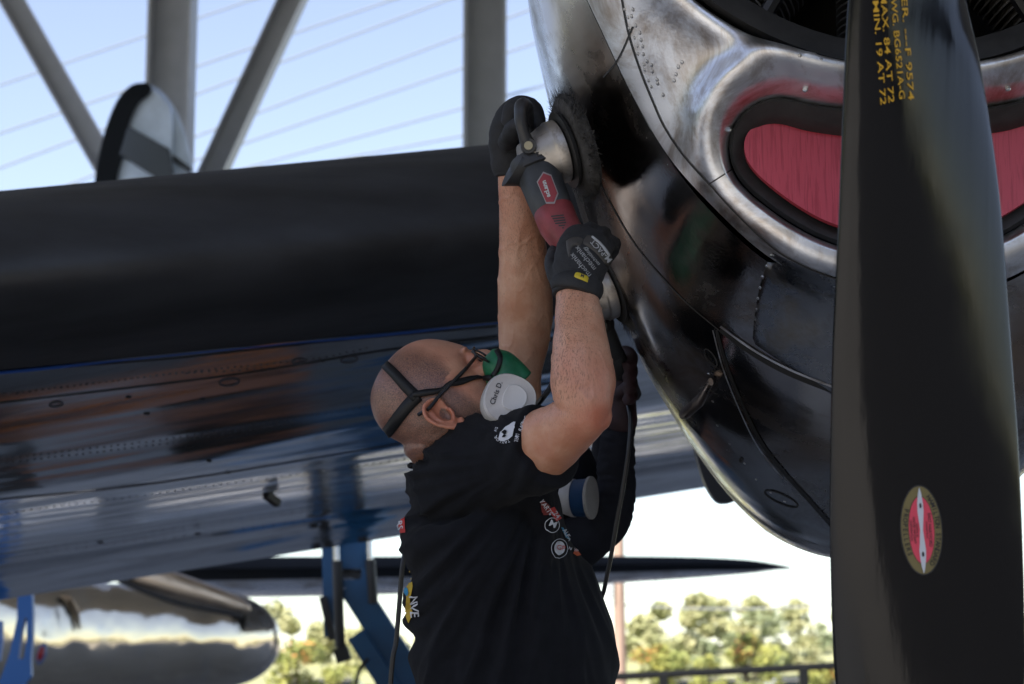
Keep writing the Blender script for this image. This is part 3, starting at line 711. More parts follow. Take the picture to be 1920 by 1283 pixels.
plate('rudder', [(276, 156), (300, 168), (326, 200), (344, 240), (357, 290), (361, 330), (360, 420), (322, 420), (322, 300), (308, 220)], 25.1, .06, finm2)
plate('rudder_gap', [(276, 158), (300, 200), (322, 290), (360, 318), (360, 326), (320, 300), (296, 206)], 24.95, .02, mat('gap_dark', (.04, .045, .055), .6), sm=1)
# stabiliser: an aerofoil running out to its rounded tip
def stab(rows, name, m, parent=tail):
    return MB().rings(rows).build(name, m, parent)
rows = []; rowsb = []
for u, top_, bot, bb_ in smoothpts([(250, 1040, 1112, 1088), (330, 1044, 1120, 1090), (600, 1044, 1118, 1085), (900, 1043, 1108, 1080), (1150, 1043, 1094, 1074), (1300, 1045, 1084, 1070), (1400, 1050, 1076, 1069), (1455, 1058, 1069, 1066), (1483, 1064, 1067, 1066)], 4):
    Y0 = 24.5; h = max(bot - top_, 3)
    def q(v, y): return PY(u, v, y)
    ring = [q(bb_, Y0 + .02 * h / 30), q((top_ + bb_) / 2, Y0 - .10 * h / 30), q(top_ + 2, Y0), q(top_, Y0 + .4 * h / 76), q(top_ + 3, Y0 + 1.4 * h / 76), q(bot, Y0 + 2.2 * h / 76), q(bot + .5, Y0 + 1.2 * h / 76)]
    rows.append(ring)
    rowsb.append([q(bb_ + .3, Y0 + .02 * h / 30 - .02), q((top_ + bb_) / 2, Y0 - .10 * h / 30 - .03), q(top_ + 1, Y0 - .02), q(top_ - .5, Y0 + .3 * h / 76), q(top_ + 3, Y0 + .5 * h / 76), q(bb_ - 3, Y0 + .5 * h / 76)])
stab(rows, 'tailplane', metalmat('tailplane_metal', (.58, .57, .55), .2, .35, 2, .01, 1, stain=(.3, .25, .2), stainscale=2, fine=0))
stab(rowsb, 'tailplane_boot', MATS['tail_boot'])
# tail cone of the fuselage
rows = []
for u, cv, rv, Y in smoothpts([(-900, 1205, 135, 17), (-300, 1200, 122, 20), (0, 1196, 108, 22), (200, 1196, 101, 23.2), (340, 1198, 95, 24), (400, 1199, 90, 24.3)] + [(400 + 118 * math.sin(f), 1199 + 3 * math.sin(f), max(90 * math.cos(f) ** .9, .5), 24.3 + .5 * math.sin(f)) for f in (.3, .6, .85, 1.1, 1.3, 1.45, 1.55)], 6):
    c = PY(u, cv, Y); r_ = rv / F * Y
    rows.append([c + Vector((r_ * .35 * math.cos(a), r_ * .95 * math.cos(a), r_ * math.sin(a))) for a in np.linspace(0, 2 * math.pi, 40, endpoint=False)])
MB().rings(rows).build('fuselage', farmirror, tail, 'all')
fpts = [tuple(PY(u, v, 22.6)) + (r_,) for u, v, r_ in ((225, 1066, 20), (290, 1086, 24), (350, 1104, 22), (410, 1122, 18), (455, 1138, 13), (468, 1146, 4))]
fp = smoothpts(fpts, 6); MB().tube([Vector(p[:3]) for p in fp], [p[3] / F * 22.6 for p in fp], 18, flat=.7).build('root_fairing', metalmat('fairing_metal', (.62, .50, .38), .3, .42, 2, .01, 1.0, fine=0), tail)
fpts = [tuple(PY(u, v, 22.5)) for u, v in ((205, 1078), (270, 1108), (340, 1132), (400, 1144), (455, 1154))]
MB().tube([Vector(p) for p in smoothpts(fpts, 6)], .035, 10).build('fairing_edge', seal, tail)
# ================================================================== PEOPLE
def limb(mb, rows, seg=20, n=5):
    S = smoothpts(rows, n); C = [P(r[0], r[1], r[2]) for r in S]; rr = []
    for i, r in enumerate(S):
        t = (C[min(i + 1, len(C) - 1)] - C[max(i - 1, 0)]).normalized(); w_ = t.cross(FW)
        w_ = w_.normalized(); dd = w_.cross(t).normalized(); k = r[2] / F
        rr.append([C[i] + w_ * (math.cos(a) * float(r[3]) * k) + dd * (math.sin(a) * float(r[4]) * k) for a in [2 * math.pi * j / seg for j in range(seg)]])
    mb.rings(rr, True); return mb
def remeshed(mb, name, voxel, smooth_it, m, parent, fn=None):
    me = bpy.data.meshes.new(name); me.from_pydata([tuple(v) for v in mb.V], [], mb.F); me.update()
    bm = bmesh.new(); bm.from_mesh(me); bmesh.ops.recalc_face_normals(bm, faces=bm.faces[:]); bm.to_mesh(me); bm.free()
    o = bpy.data.objects.new(name, me); col.objects.link(o)
    md = o.modifiers.new('r', 'REMESH'); md.mode = 'VOXEL'; md.voxel_size = voxel
    if smooth_it: s = o.modifiers.new('s', 'SMOOTH'); s.factor = .5; s.iterations = smooth_it
    dg = bpy.context.evaluated_depsgraph_get(); me2 = bpy.data.meshes.new_from_object(o.evaluated_get(dg)); bpy.data.objects.remove(o); bpy.data.meshes.remove(me)
    if fn:
        co = np.zeros(len(me2.vertices) * 3, np.float32); me2.vertices.foreach_get('co', co); co = co.reshape(-1, 3)
        no = np.zeros(len(me2.vertices) * 3, np.float32); me2.vertices.foreach_get('normal', no); no = no.reshape(-1, 3)
        co = fn(me2, co, no)
        if co is not None: me2.vertices.foreach_set('co', co.astype(np.float32).ravel()); me2.update()
    me2.polygons.foreach_set('use_smooth', [True] * len(me2.polygons)); me2.materials.clear(); me2.materials.append(m)
    o = bpy.data.objects.new(name, me2); col.objects.link(o); return par(o, parent)
def pixarr(co):
    q = co - np.array(CAM); d = q @ np.array(FW); return 960 + F * (q @ np.array(RT)) / d, 641.5 - F * (q @ np.array(UP)) / d, d
def noise_arr(A, B, C=None):
    return np.array([noise.noise(Vector((float(a), float(b), float(c)))) for a, b, c in zip(A, B, C if C is not None else np.zeros(len(A)))])

skin = bpy.data.materials.new('skin'); skin.use_nodes = True; nt = skin.node_tree; L = nt.links.new; bb = nt.nodes['Principled BSDF']
at = nt.nodes.new('ShaderNodeAttribute'); at.attribute_name = 'stubble'; at2 = nt.nodes.new('ShaderNodeAttribute'); at2.attribute_name = 'ruddy'
tc = nt.nodes.new('ShaderNodeTexCoord')
n1 = nd(nt, 'ShaderNodeTexNoise', Scale=26, Detail=5, Roughness=.6); L(tc.outputs['Object'], n1.inputs[0])
r1 = nt.nodes.new('ShaderNodeMapRange'); r1.inputs[1].default_value = .38; r1.inputs[2].default_value = .62; L(n1.outputs[0], r1.inputs[0])
m1 = nd(nt, 'ShaderNodeMix', data_type='RGBA'); L(r1.outputs[0], m1.inputs[0]); m1.inputs[6].default_value = (.61, .355, .235, 1); m1.inputs[7].default_value = (.53, .265, .16, 1)
m2 = nd(nt, 'ShaderNodeMix', data_type='RGBA'); L(at2.outputs['Fac'], m2.inputs[0]); L(m1.outputs[2], m2.inputs[6]); m2.inputs[7].default_value = (.44, .145, .085, 1)
n2 = nd(nt, 'ShaderNodeTexNoise', Scale=900, Detail=2); L(tc.outputs['Object'], n2.inputs[0])
r2 = nt.nodes.new('ShaderNodeMapRange'); r2.inputs[1].default_value = .40; r2.inputs[2].default_value = .60; r2.inputs[3].default_value = .45; r2.inputs[4].default_value = 1; L(n2.outputs[0], r2.inputs[0])
mm = nd(nt, 'ShaderNodeMath', operation='MULTIPLY'); L(r2.outputs[0], mm.inputs[0]); L(at.outputs['Fac'], mm.inputs[1])
m3 = nd(nt, 'ShaderNodeMix', data_type='RGBA'); L(mm.outputs[0], m3.inputs[0]); L(m2.outputs[2], m3.inputs[6]); m3.inputs[7].default_value = (.05, .038, .036, 1)
n4 = nd(nt, 'ShaderNodeTexVoronoi', Scale=42); L(tc.outputs['Object'], n4.inputs[0])           # freckles
r4 = nt.nodes.new('ShaderNodeMapRange'); r4.inputs[1].default_value = .05; r4.inputs[2].default_value = .09; r4.inputs[3].default_value = .55; r4.inputs[4].default_value = 0; L(n4.outputs['Distance'], r4.inputs[0])
n5 = nd(nt, 'ShaderNodeTexNoise', Scale=14); L(tc.outputs['Object'], n5.inputs[0]); r5 = nt.nodes.new('ShaderNodeMapRange'); r5.inputs[1].default_value = .5; r5.inputs[2].default_value = .6; L(n5.outputs[0], r5.inputs[0])
m45 = nd(nt, 'ShaderNodeMath', operation='MULTIPLY'); L(r4.outputs[0], m45.inputs[0]); L(r5.outputs[0], m45.inputs[1])
m5 = nd(nt, 'ShaderNodeMix', data_type='RGBA'); L(m45.outputs[0], m5.inputs[0]); L(m3.outputs[2], m5.inputs[6]); m5.inputs[7].default_value = (.16, .07, .04, 1)
ah = nt.nodes.new('ShaderNodeAttribute'); ah.attribute_name = 'hair'; mh = nt.nodes.new('ShaderNodeMapping'); L(tc.outputs['Object'], mh.inputs[0]); mh.inputs['Scale'].default_value = (1, 1, .22); mh.inputs['Rotation'].default_value = (0, .5, 0)
nh = nd(nt, 'ShaderNodeTexNoise', Scale=620, Detail=2, Distortion=.8); L(mh.outputs[0], nh.inputs[0]); rh = nt.nodes.new('ShaderNodeMapRange'); rh.inputs[1].default_value = .52; rh.inputs[2].default_value = .66; L(nh.outputs[0], rh.inputs[0])
hm = nd(nt, 'ShaderNodeMath', operation='MULTIPLY'); L(rh.outputs[0], hm.inputs[0]); L(ah.outputs['Fac'], hm.inputs[1])
m6 = nd(nt, 'ShaderNodeMix', data_type='RGBA'); L(hm.outputs[0], m6.inputs[0]); L(m5.outputs[2], m6.inputs[6]); m6.inputs[7].default_value = (.09, .05, .028, 1)
L(m6.outputs[2], bb.inputs['Base Color']); bb.inputs['Roughness'].default_value = .42; bb.inputs['Specular IOR Level'].default_value = .5
bb.inputs['Subsurface Weight'].default_value = .12; bb.inputs['Subsurface Radius'].default_value = (1, .35, .2); bb.inputs['Subsurface Scale'].default_value = .008
n3 = nd(nt, 'ShaderNodeTexNoise', Scale=160, Detail=4); L(tc.outputs['Object'], n3.inputs[0]); bp = nt.nodes.new('ShaderNodeBump'); bp.inputs['Distance'].default_value = .0008
L(n3.outputs[0], bp.inputs['Height']); L(bp.outputs[0], bb.inputs['Normal'])
cloth = mat('black_cotton', (.0085, .009, .0115), .95, spec=.12, var=.15, vscale=40, bump=.0004, bscale=900)
cloth.node_tree.nodes['Principled BSDF'].inputs['Sheen Weight'].default_value = .025
def setattr_(me, name, vals):
    a = me.attributes.new(name, 'FLOAT', 'POINT'); a.data.foreach_set('value', np.clip(vals, 0, 1).astype(np.float32))

HZ = [(.122, .0, -.030, .020), (.117, .028, -.058, .040), (.105, .054, -.078, .054), (.085, .075, -.095, .066), (.06, .088, -.105, .074), (.035, .096, -.107, .077), (.018, .099, -.105, .077), (.004, .094, -.103, .077),
      (-.012, .090, -.099, .075), (-.03, .094, -.093, .072), (-.05, .096, -.082, .067), (-.068, .098, -.072, .061), (-.085, .095, -.064, .054), (-.102, .088, -.058, .045), (-.114, .074, -.05, .034)]
def head_mesh(mb, c, fwd, up, s=1.0, ears=True):
    fwd = Vector(fwd).normalized(); up = Vector(up); up = (up - fwd * up.dot(fwd)).normalized(); lat = fwd.cross(up)
    W = lambda x, y, z: Vector(c) + s * (lat * x + fwd * y + up * z); rr = []
    for z, yf, yb, hw in smoothpts(HZ, 3):
        ring = []; cy = (yf + yb) / 2 - .01; nseg = 48
        for j in range(nseg):
            a = 2 * math.pi * j / nseg; ca, sa = math.cos(a), math.sin(a); ex = 2.25
            k = (abs(ca) ** ex + abs(sa) ** ex) ** (-1 / ex); x = hw * ca * k; ly = (yf - cy) if sa > 0 else (cy - yb); y = cy + ly * sa * k
            if sa > 0: x *= 1 - .22 * sa ** 2
            if sa > .25 and -.02 < z < .014 and abs(x) > .016: y -= .011 * math.exp(-((abs(x) - .034) / .014) ** 2) * math.exp(-((z + .003) / .010) ** 2)   # eye socket
            ring.append(W(x, y, z))
        rr.append(ring)
    mb.rings(rr, True)
    q = Matrix((lat, fwd, up)).transposed()
    for sx in (-1, 1):
        mb.ball(W(.033 * sx, .080, -.003), .0125 * s, 12); mb.ball(W(.030 * sx, .086, .016), (.020 * s, .008 * s, .006 * s), 12, q)
        mb.ball(W(.043 * sx, .072, -.035), (.02 * s, .018 * s, .018 * s), 12, q)
    mb.tube([W(0, .094, .006), W(0, .108, -.016), W(0, .110, -.034), W(0, .104, -.044)], [.008 * s, .010 * s, .012 * s, .008 * s], 12)
    mb.ball(W(.011, .104, -.038), .009 * s, 10); mb.ball(W(-.011, .104, -.038), .009 * s, 10)
    mb.tube([W(-.024, .090, -.066), W(0, .099, -.064), W(.024, .090, -.066)], [.004 * s, .007 * s, .004 * s], 8)
    if ears:
        for sx in (-1, 1):
            E = lambda e, f, g: W(sx * (.074 + g), -.039 + e * 1.05, -.022 + f)
            hel = [(.012, .006, .004), (.016, .022, .010), (.006, .034, .015), (-.010, .036, .019), (-.022, .024, .022), (-.024, .004, .021), (-.018, -.014, .018), (-.008, -.028, .013), (.004, -.033, .008), (.011, -.024, .005)]
            hs = smoothpts(hel, 4); mb.tube([E(*p) for p in hs], [s * r for r in np.interp(np.linspace(0, 1, len(hs)), [0, .3, .7, .85, 1], [.003, .0042, .0042, .0062, .004])], 8)
            ant = smoothpts([(-.008, .024, .012), (-.013, .008, .013), (-.011, -.008, .013), (-.001, -.018, .011), (.007, -.012, .008)], 4); mb.tube([E(*p) for p in ant], .0036 * s, 8)
            mb.tube([E(.013, .002, .007), E(.011, -.006, .009), E(.008, -.012, .007)], .0042 * s, 8)
            pl = [E(a[0] * .9, a[1] * .9, a[2] - .004) for a in hel]; c_ = E(-.004, 0, .002); back = [p - lat * sx * s * .006 for p in pl]
            n_ = len(pl); mb.add(pl + back + [c_, c_ - lat * sx * s * .006], [(i, (i + 1) % n_, 2 * n_) for i in range(n_)] + [((i + 1) % n_, i, n_ + (i + 1) % n_, ) for i in range(0)] + [(n_ + (i + 1) % n_, n_ + i, 2 * n_ + 1) for i in range(n_)] + [(i, n_ + i, n_ + (i + 1) % n_, (i + 1) % n_) for i in range(n_)])
    return W

# ---------------------------------------------------------------- the man in the black T-shirt
man = empty('person', P(955, 2540, 3.75)); man.location.z = 0
tag(man, 'shaven-headed man in black T-shirt, glasses and respirator raising both gloved hands to polish the nacelle', 'person')
an = R(58); hf = Vector((math.cos(an), .10, math.sin(an))); hu = Vector((-math.sin(an), 0, math.cos(an)))
mb = MB(); HC = P(835, 750, 3.64); HW = head_mesh(mb, HC, hf, hu, 1.01)
limb(mb, [(835, 790, 3.64, 62, 66), (835, 825, 3.65, 66, 66), (842, 870, 3.66, 66, 72), (862, 930, 3.69, 60, 90)], 28)               # neck
mb.ball(P(786, 828, 3.64), (.030, .055, .026)); mb.ball(P(800, 846, 3.64), (.040, .06, .024), 14)                                        # nape rolls
limb(mb, [(862, 900, 3.70, 60, 100), (900, 1000, 3.72, 95, 140), (930, 1200, 3.74, 140, 150), (945, 1400, 3.75, 150, 160)], 24)      # trunk under the shirt
# near (right) arm: shoulder - elbow - wrist
limb(mb, [(915, 880, 3.62, 66, 70), (960, 862, 3.52, 72, 66), (1012, 836, 3.44, 68, 58), (1055, 809, 3.38, 57, 52), (1092, 782, 3.335, 48, 48), (1106, 766, 3.325, 47, 46)], 26, 6)
limb(mb, [(1108, 790, 3.33, 34, 36), (1103, 765, 3.325, 48, 46), (1095, 735, 3.335, 59, 52), (1092, 700, 3.345, 60, 54), (1089, 655, 3.36, 55, 50), (1086, 605, 3.385, 47, 41), (1081, 560, 3.405, 40, 32), (1079, 520, 3.42, 37, 28), (1084, 490, 3.43, 34, 24)], 26, 6)
mb.ball(P(1123, 781, 3.325), (.023, .022, .025), 14)
# far (left) arm
limb(mb, [(900, 900, 3.86, 60, 60), (935, 820, 3.88, 58, 56), (965, 750, 3.88, 50, 52), (974, 700, 3.87, 42, 48), (982, 650, 3.86, 47, 47), (986, 600, 3.85, 51, 46), (985, 545, 3.835, 51, 46), (981, 480, 3.82, 46, 42), (974, 410, 3.80, 39, 36), (965, 340, 3.785, 32, 28), (960, 300, 3.78, 30, 26)], 26, 6)
Fm = Matrix((hf.normalized().cross(hu), hf.normalized(), hu)).transposed().inverted()
def skinfn(me, co, no):
    lf = (co - np.array(HC)) @ np.array(Fm).T / 1.01; x, y, z = lf[:, 0], lf[:, 1], lf[:, 2]; u, v, d = pixarr(co)
    ss = lambda a, b_, t: np.clip((t - a) / (b_ - a), 0, 1)
    n_ = noise_arr(co[:, 0] * 25, co[:, 1] * 25, co[:, 2] * 25)
    head = (np.sqrt(x ** 2 + y ** 2 + (z - .01) ** 2) < .16) & (u < 935) & (v < 880)
    hl = .038 - .45 * np.clip(z - .075, 0, 1) + n_ * .016                       # hairline, receding at the temples
    scalp = ss(hl + .014, hl - .014, y) * ss(-.075, -.05, z + .6 * np.clip(y, -.2, 0) + .03)
    scalp = scalp * np.where(z < .012, ss(.022, .004, y), 1)
    scalp = np.where((np.abs(x) > .079) & (y < .01) & (z < .04), 0, scalp)
    brow = np.exp(-((np.abs(x) - .032) / .016) ** 2) * np.exp(-((z - .018) / .005) ** 2) * (y > .06) * .9
    beard = ss(-.022, -.045, z) * ss(.0, .03, y) * .45
    st = np.where(head, np.maximum(np.maximum(scalp * .95, beard), brow), 0)
    ear = (np.abs(x) > .079) & head & (z < .04)
    face = head & (y > .04)
    ru = np.where(ear, .75, 0) + np.where(head & ~ear, .5, 0) + np.where((~head) & (u < 935) & (v < 930), .55, 0)
    ru = ru + np.where(d < 3.6, 1, 0) * (~head) * (ss(1010, 1080, u) * .35) * ss(620, 700, v) + n_ * .25 + np.where((~head) & (d < 3.6), .22, 0)
    ru = ru + .5 * np.exp(-(((u - 1130) / 26) ** 2 + ((v - 780) / 26) ** 2))
    ru = np.where((d > 3.7) & ~head, .08 + .4 * ss(520, 360, v), ru)
    setattr_(me, 'stubble', st); setattr_(me, 'ruddy', ru)
    # tendons, folds
    fold = .0022 * np.sin((v + .35 * u) * .16) * np.exp(-((u - 800) / 60) ** 2 - ((v - 838) / 26) ** 2)
    creases = .0012 * np.sin((u * .8 + v) * .23) * np.exp(-((u - 850) / 60) ** 2 - ((v - 850) / 30) ** 2)
    mus = (.0030 * noise_arr(u / 42, v / 80, d * 8) + .0009 * noise_arr(u / 13, v / 30, d * 8)) * (~head)
    vn = np.abs(noise_arr(u / 26 + 5, v / 75, d * 5)); mus = mus + .0014 * np.exp(-(vn / .035) ** 2) * (~head) * (v < 760)
    hair = np.where((~head) & (v < 830), ss(830, 700, v) * np.where(d < 3.6, ss(1118, 1060, u) * .6 + .25, ss(560, 460, v) * .45), 0); setattr_(me, 'hair', hair)
    return co + no * (fold + creases + mus)[:, None]
body = remeshed(mb, 'body', .0032, 4, skin, man, skinfn)
hb = bvh_of(body)

# T-shirt
mb = MB()
limb(mb, [(812, 868, 3.66, 56, 62), (830, 885, 3.67, 76, 95), (856, 915, 3.69, 108, 165), (880, 960, 3.70, 133, 205), (903, 1010, 3.71, 150, 215), (925, 1070, 3.72, 165, 215), (945, 1140, 3.73, 183, 215), (957, 1210, 3.74, 193, 222), (958, 1283, 3.75, 192, 225), (955, 1380, 3.76, 186, 222), (952, 1500, 3.77, 180, 215), (950, 1560, 3.77, 178, 213)], 40, 6)
limb(mb, [(862, 900, 3.66, 92, 100), (905, 872, 3.58, 92, 96), (955, 856, 3.51, 84, 78), (1000, 846, 3.455, 84, 74), (1028, 836, 3.42, 82, 72)], 30, 6)
limb(mb, [(880, 890, 3.78, 70, 70), (915, 858, 3.86, 68, 68), (940, 815, 3.885, 65, 66), (958, 775, 3.885, 60, 62)], 24, 5)
limb(mb, [(880, 870, 3.6, 55, 80), (930, 850, 3.62, 62, 110), (990, 930, 3.68, 55, 150), (1000, 1000, 3.70, 65, 170)], 24, 5)
mb.tube([P(788, 862, 3.56), P(768, 872, 3.64), P(778, 868, 3.74)], .006, 8)
def shirtfn(me, co, no):
    u, v, d = pixarr(co); du, dv = u - 1030, v - 850; r_ = np.hypot(du, dv); th = np.arctan2(dv, -du)
    a1 = noise_arr(th * 7.5, r_ / 260, d * 2.0); a2 = noise_arr(th * 15 + 9, r_ / 150, d * 3)
    ridge = (1 - np.abs(a1) * 3.2) * .0105 + (1 - np.abs(a2) * 3) * .0042
    fade = np.clip((r_ - 60) / 200, 0, 1) * np.clip((1500 - v) / 200, .2, 1)
    back = np.exp(-((u - 765) / 35) ** 2) * np.clip((v - 1020) / 60, 0, 1); roll = .007 * np.sin(v / 11.5 + 1.2 * np.sin(v / 31)) * back
    low = .010 * noise_arr(co[:, 0] * 4, co[:, 1] * 4, co[:, 2] * 3)
    slv = np.exp(-((u - 985) / 60) ** 2) * np.exp(-((v - 850) / 90) ** 2) * (d < 3.55); s2 = .0035 * np.sin(u / 7 + v / 16) * slv
    return co + no * ((ridge * fade * .9) + roll + low * fade + s2)[:, None]
shirt = remeshed(mb, 'tshirt', .0062, 3, cloth, man, shirtfn)
sb = bvh_of(shirt)

# trousers and boots, below the frame
denim = mat('dark_denim', (.03, .04, .06), .85, var=.2, vscale=12)
mb = MB()
limb(mb, [(950, 1520, 3.77, 165, 190), (950, 1600, 3.78, 165, 190), (952, 1680, 3.78, 150, 180)], 30)
for dd in (-.12, .12): limb(mb, [(950, 1640, 3.78 + dd, 120, 95), (960, 1850, 3.78 + dd * 1.1, 95, 85), (965, 2050, 3.78 + dd * 1.2, 68, 68), (955, 2250, 3.78 + dd * 1.2, 62, 62), (950, 2450, 3.78 + dd * 1.2, 62, 58)], 20)
remeshed(mb, 'trousers', .012, 3, denim, man)
bootm = mat('boot_leather', (.03, .022, .016), .5)
for dd in (-.14, .14):
    b = MB(); c = P(955, 2440, 3.78 + dd); c.z = 0
    b.tube([c + Vector((-.08, 0, .05)), c + Vector((0, 0, .055)), c + Vector((.10, 0, .045)), c + Vector((.20, 0, .035))], [.05, .052, .045, .03], 14); b.tube([c + Vector((-.02, 0, .04)), c + Vector((-.02, 0, .22))], [.055, .055], 14)
    b.build('boot', bootm, man)

# respirator, straps, glasses (worn: parts of the person)
mb = MB(); q = Matrix((hf.normalized().cross(hu), hf.normalized(), hu)).transposed()
mb.ball(P(941, 691, 3.60), (.036, .032, .036), 20, q); mb.ball(P(948, 712, 3.60), (.040, .036, .034), 20, q); limb(mb, [(918, 668, 3.6, 12, 20), (930, 671, 3.6, 18, 26), (955, 684, 3.6, 20, 28), (985, 712, 3.60, 18, 26)], 16)
green = mat('green_rubber', (.006, .13, .055), .5, var=.15, vscale=20)
facep = remeshed(mb, 'respirator_mask', .003, 3, green, man)
strapm = mat('black_strap', (.007, .007, .008), .5, spec=.3)
fb = bvh_of(facep, body)
strip_on('mask_band', fb, [(931, 658), (938, 672), (934, 690), (926, 704)], 9, strapm, man, .002)
for o in [o for o in man.children if o.name.startswith('mask_band')]: md = o.modifiers.new('thick', 'SOLIDIFY'); md.thickness = .002; md.offset = -.5
# filter cartridge
ax = Vector((.20, -.96, .10)).normalized(); fx = Vector((.90, .15, -.35)); fx = (fx - ax * fx.dot(ax)).normalized(); fy = ax.cross(fx)
fc = P(957, 749, 3.475)
def sq(r, ex, off, sx=1, sy=1, n=56):
    out = []
    for j in range(n):
        a = 2 * math.pi * j / n; ca, sa = math.cos(a), math.sin(a); k = (abs(ca) ** ex + abs(sa) ** ex) ** (-1 / ex); out.append(fc + fx * (r * ca * k * sx) + fy * (r * sa * k * sy) + ax * off)
    return out
white = mat('filter_white', (.50, .48, .47), .45, var=.10, vscale=25); grey = mat('filter_rim', (.38, .37, .35), .4, var=.1, vscale=30)
MB().rings([sq(.034, 2.3, -.055), sq(.042, 2.4, -.040), sq(.0455, 2.4, -.030), sq(.0462, 2.4, -.014), sq(.0452, 2.4, -.008)]).build('filter_housing', grey, man)
MB().rings([sq(.0445, 2.4, -.010), sq(.0445, 2.4, -.003), sq(.0425, 2.4, .0015), sq(.040, 2.5, .0008), sq(.02, 2.5, .002), sq(.004, 2, .002)]).build('filter_cartridge', white, man)
pl2 = [(-.62, .75), (.0, 1.0), (.72, .72), (.95, .0), (.60, -.80), (-.1, -.95), (-.60, -.75), (-.78, .0)]
pl2 = [tuple(p) for p in smoothpts(pl2 + [pl2[0]], 5)][:-1]
def plt(s_, off): return [fc + fx * (.004 + p[0] * .0225 * s_) + fy * (p[1] * .0225 * s_ + .0035) + ax * off for p in pl2]
MB().rings([plt(1.08, .0005), plt(1.06, .0036), plt(1.0, .0046), plt(.9, .0040), plt(.1, .0040)]).build('filter_badge', mat('badge_white', (.60, .59, .59), .4), man)
V, Fc_ = textmesh('Chris D.', .0125, .0002)
b = MB(); b.add([fc + (-fx * .0265 + fy * 0) + (-fy * p[0] * -1) * 1 + (-fx * p[1]) * 1 + ax * .0032 for p in V], Fc_)
inkm = mat('ink', (.02, .02, .03), .6); b.build('handwriting', inkm, man, False)
# harness straps pressed onto the head
strip_on('head_strap', hb, [(722, 684), (742, 704), (762, 726), (782, 746)], lambda t: 17 + 5 * t, strapm, man, .003)
strip_on('head_strap', hb, [(784, 742), (766, 760), (748, 782), (730, 806), (722, 812)], lambda t: 24 - 3 * t, strapm, man, .003)
strip_on('head_strap', fb, [(774, 741), (800, 737), (824, 733), (842, 722), (862, 718), (884, 712), (910, 708), (925, 709)], lambda t: 6 + 6 * abs(math.sin(t * 7.5 + .6)), strapm, man, .0045)
for o in [o for o in man.children if o.name.startswith('head_strap')]: md = o.modifiers.new('thick', 'SOLIDIFY'); md.thickness = .0022; md.offset = -.6
frm = mat('glasses_frame', (.012, .012, .013), .25, spec=.6)
tp_ = [hit(hb, u, v, .006) for u, v in ((786, 777), (800, 764), (825, 741), (850, 716), (872, 694))]; tp_ = [p for p in tp_ if p]; tp_.append(P(893, 668, 3.548)); 
MB().tube(tp_, [.0036] * (len(tp_) - 1) + [.003], 8).build('glasses_arm', frm, man)
lc = P(897, 670, 3.56)
for k, off in ((0, 0), (1, .068)):
    la = Vector(hf).normalized().cross(hu).normalized(); c_ = P(901, 669, 3.575 + off) ; V = []
    rim = [c_ + la * (-.024 * math.cos(a)) * -1 * .55 + hu * (.017 * math.sin(a)) * -1 + hf.normalized() * (-.004 * math.cos(a)) * (1 if k == 0 else -1) for a in np.linspace(0, 2 * math.pi, 26)]
    MB().tube(rim, .0021, 6, cap=False).build('glasses_rim', frm, man)
    gl = mat('lens_glass', (.9, .95, .95), .03, trans=.95, spec=.5); MB().add(rim[:-1], [tuple(range(25))]).build('lens', gl, man, False)
MB().tube([P(893, 668, 3.548), P(886, 655, 3.555), P(889, 652, 3.565)], .0024, 8).build('glasses_hinge', frm, man)

# gloves
glovem = mat('glove_black', (.014, .014, .016), .75, var=.25, vscale=30, bump=.0006, bscale=260)
glove_g = mat('glove_armour', (.045, .04, .036), .6, var=.2, vscale=40, bump=.0004, bscale=200)
mb = MB()
limb(mb, [(1082, 552, 3.405, 47, 36), (1082, 530, 3.415, 46, 34), (1086, 505, 3.425, 50, 33), (1093, 480, 3.435, 53, 30), (1100, 458, 3.45, 50, 28), (1106, 444, 3.465, 42, 24)], 24, 5)
for k, (u0, v0) in enumerate([(1077, 446), (1096, 440), (1117, 448), (1134, 466)]):
    du, dv = 14, -14
    limb(mb, [(u0 - 6, v0 + 18, 3.445 + k * .008, 15, 15), (u0 + 2, v0, 3.455 + k * .01, 15.5, 15), (u0 + 11, v0 - 10, 3.485 + k * .01, 14.5, 14), (u0 + 17, v0 - 6, 3.525 + k * .008, 13.5, 13), (u0 + 12, v0 + 10, 3.55, 12.5, 12), (u0 - 2, v0 + 22, 3.55, 11, 11)], 14, 5)
limb(mb, [(1050, 530, 3.42, 17, 18), (1038, 510, 3.44, 16, 16), (1037, 485, 3.48, 15, 15), (1048, 462, 3.53, 14, 13), (1062, 452, 3.56, 11, 11)], 14, 5)
def glovefn(me, co, no):
    u, v, d = pixarr(co); return co + no * (.0016 * noise_arr(u / 14, v / 14, d * 60))[:, None]
gl1 = remeshed(mb, 'glove', .0028, 3, glovem, man, glovefn); gl1['label'] = 'black padded glove with grey lettering and yellow tags on the hand holding the grip'
gb = bvh_of(gl1)
b = MB(); rr = []
for (u, v, d, rw, rd) in ((1081, 556, 3.403, 47, 36), (1081, 547, 3.405, 50, 39), (1083, 536, 3.41, 50, 39), (1083, 531, 3.415, 47, 36)):
    pass
mb = MB(); limb(mb, [(1078, 553, 3.402, 45, 35), (1080, 545, 3.405, 50, 39), (1082, 536, 3.41, 51, 39), (1083, 528, 3.415, 47, 36)], 30, 4); cuff = remeshed(mb, 'glove_cuff', .0028, 2, glovem, man); gb = bvh_of(gl1, cuff)
patch('knuckle_guard', (((1100, 440), (1128, 455), (1150, 488)), ((1146, 503),), ((1140, 506), (1118, 476), (1092, 458)), ((1094, 448),)), glove_g, .004, 10, man, gb)
patch('glove_trim', (((1060, 452), (1078, 444), (1096, 448)), ((1092, 456),), ((1088, 464), (1074, 464), (1068, 490)), ((1062, 470),)), glove_g, .003, 8, man, gb)
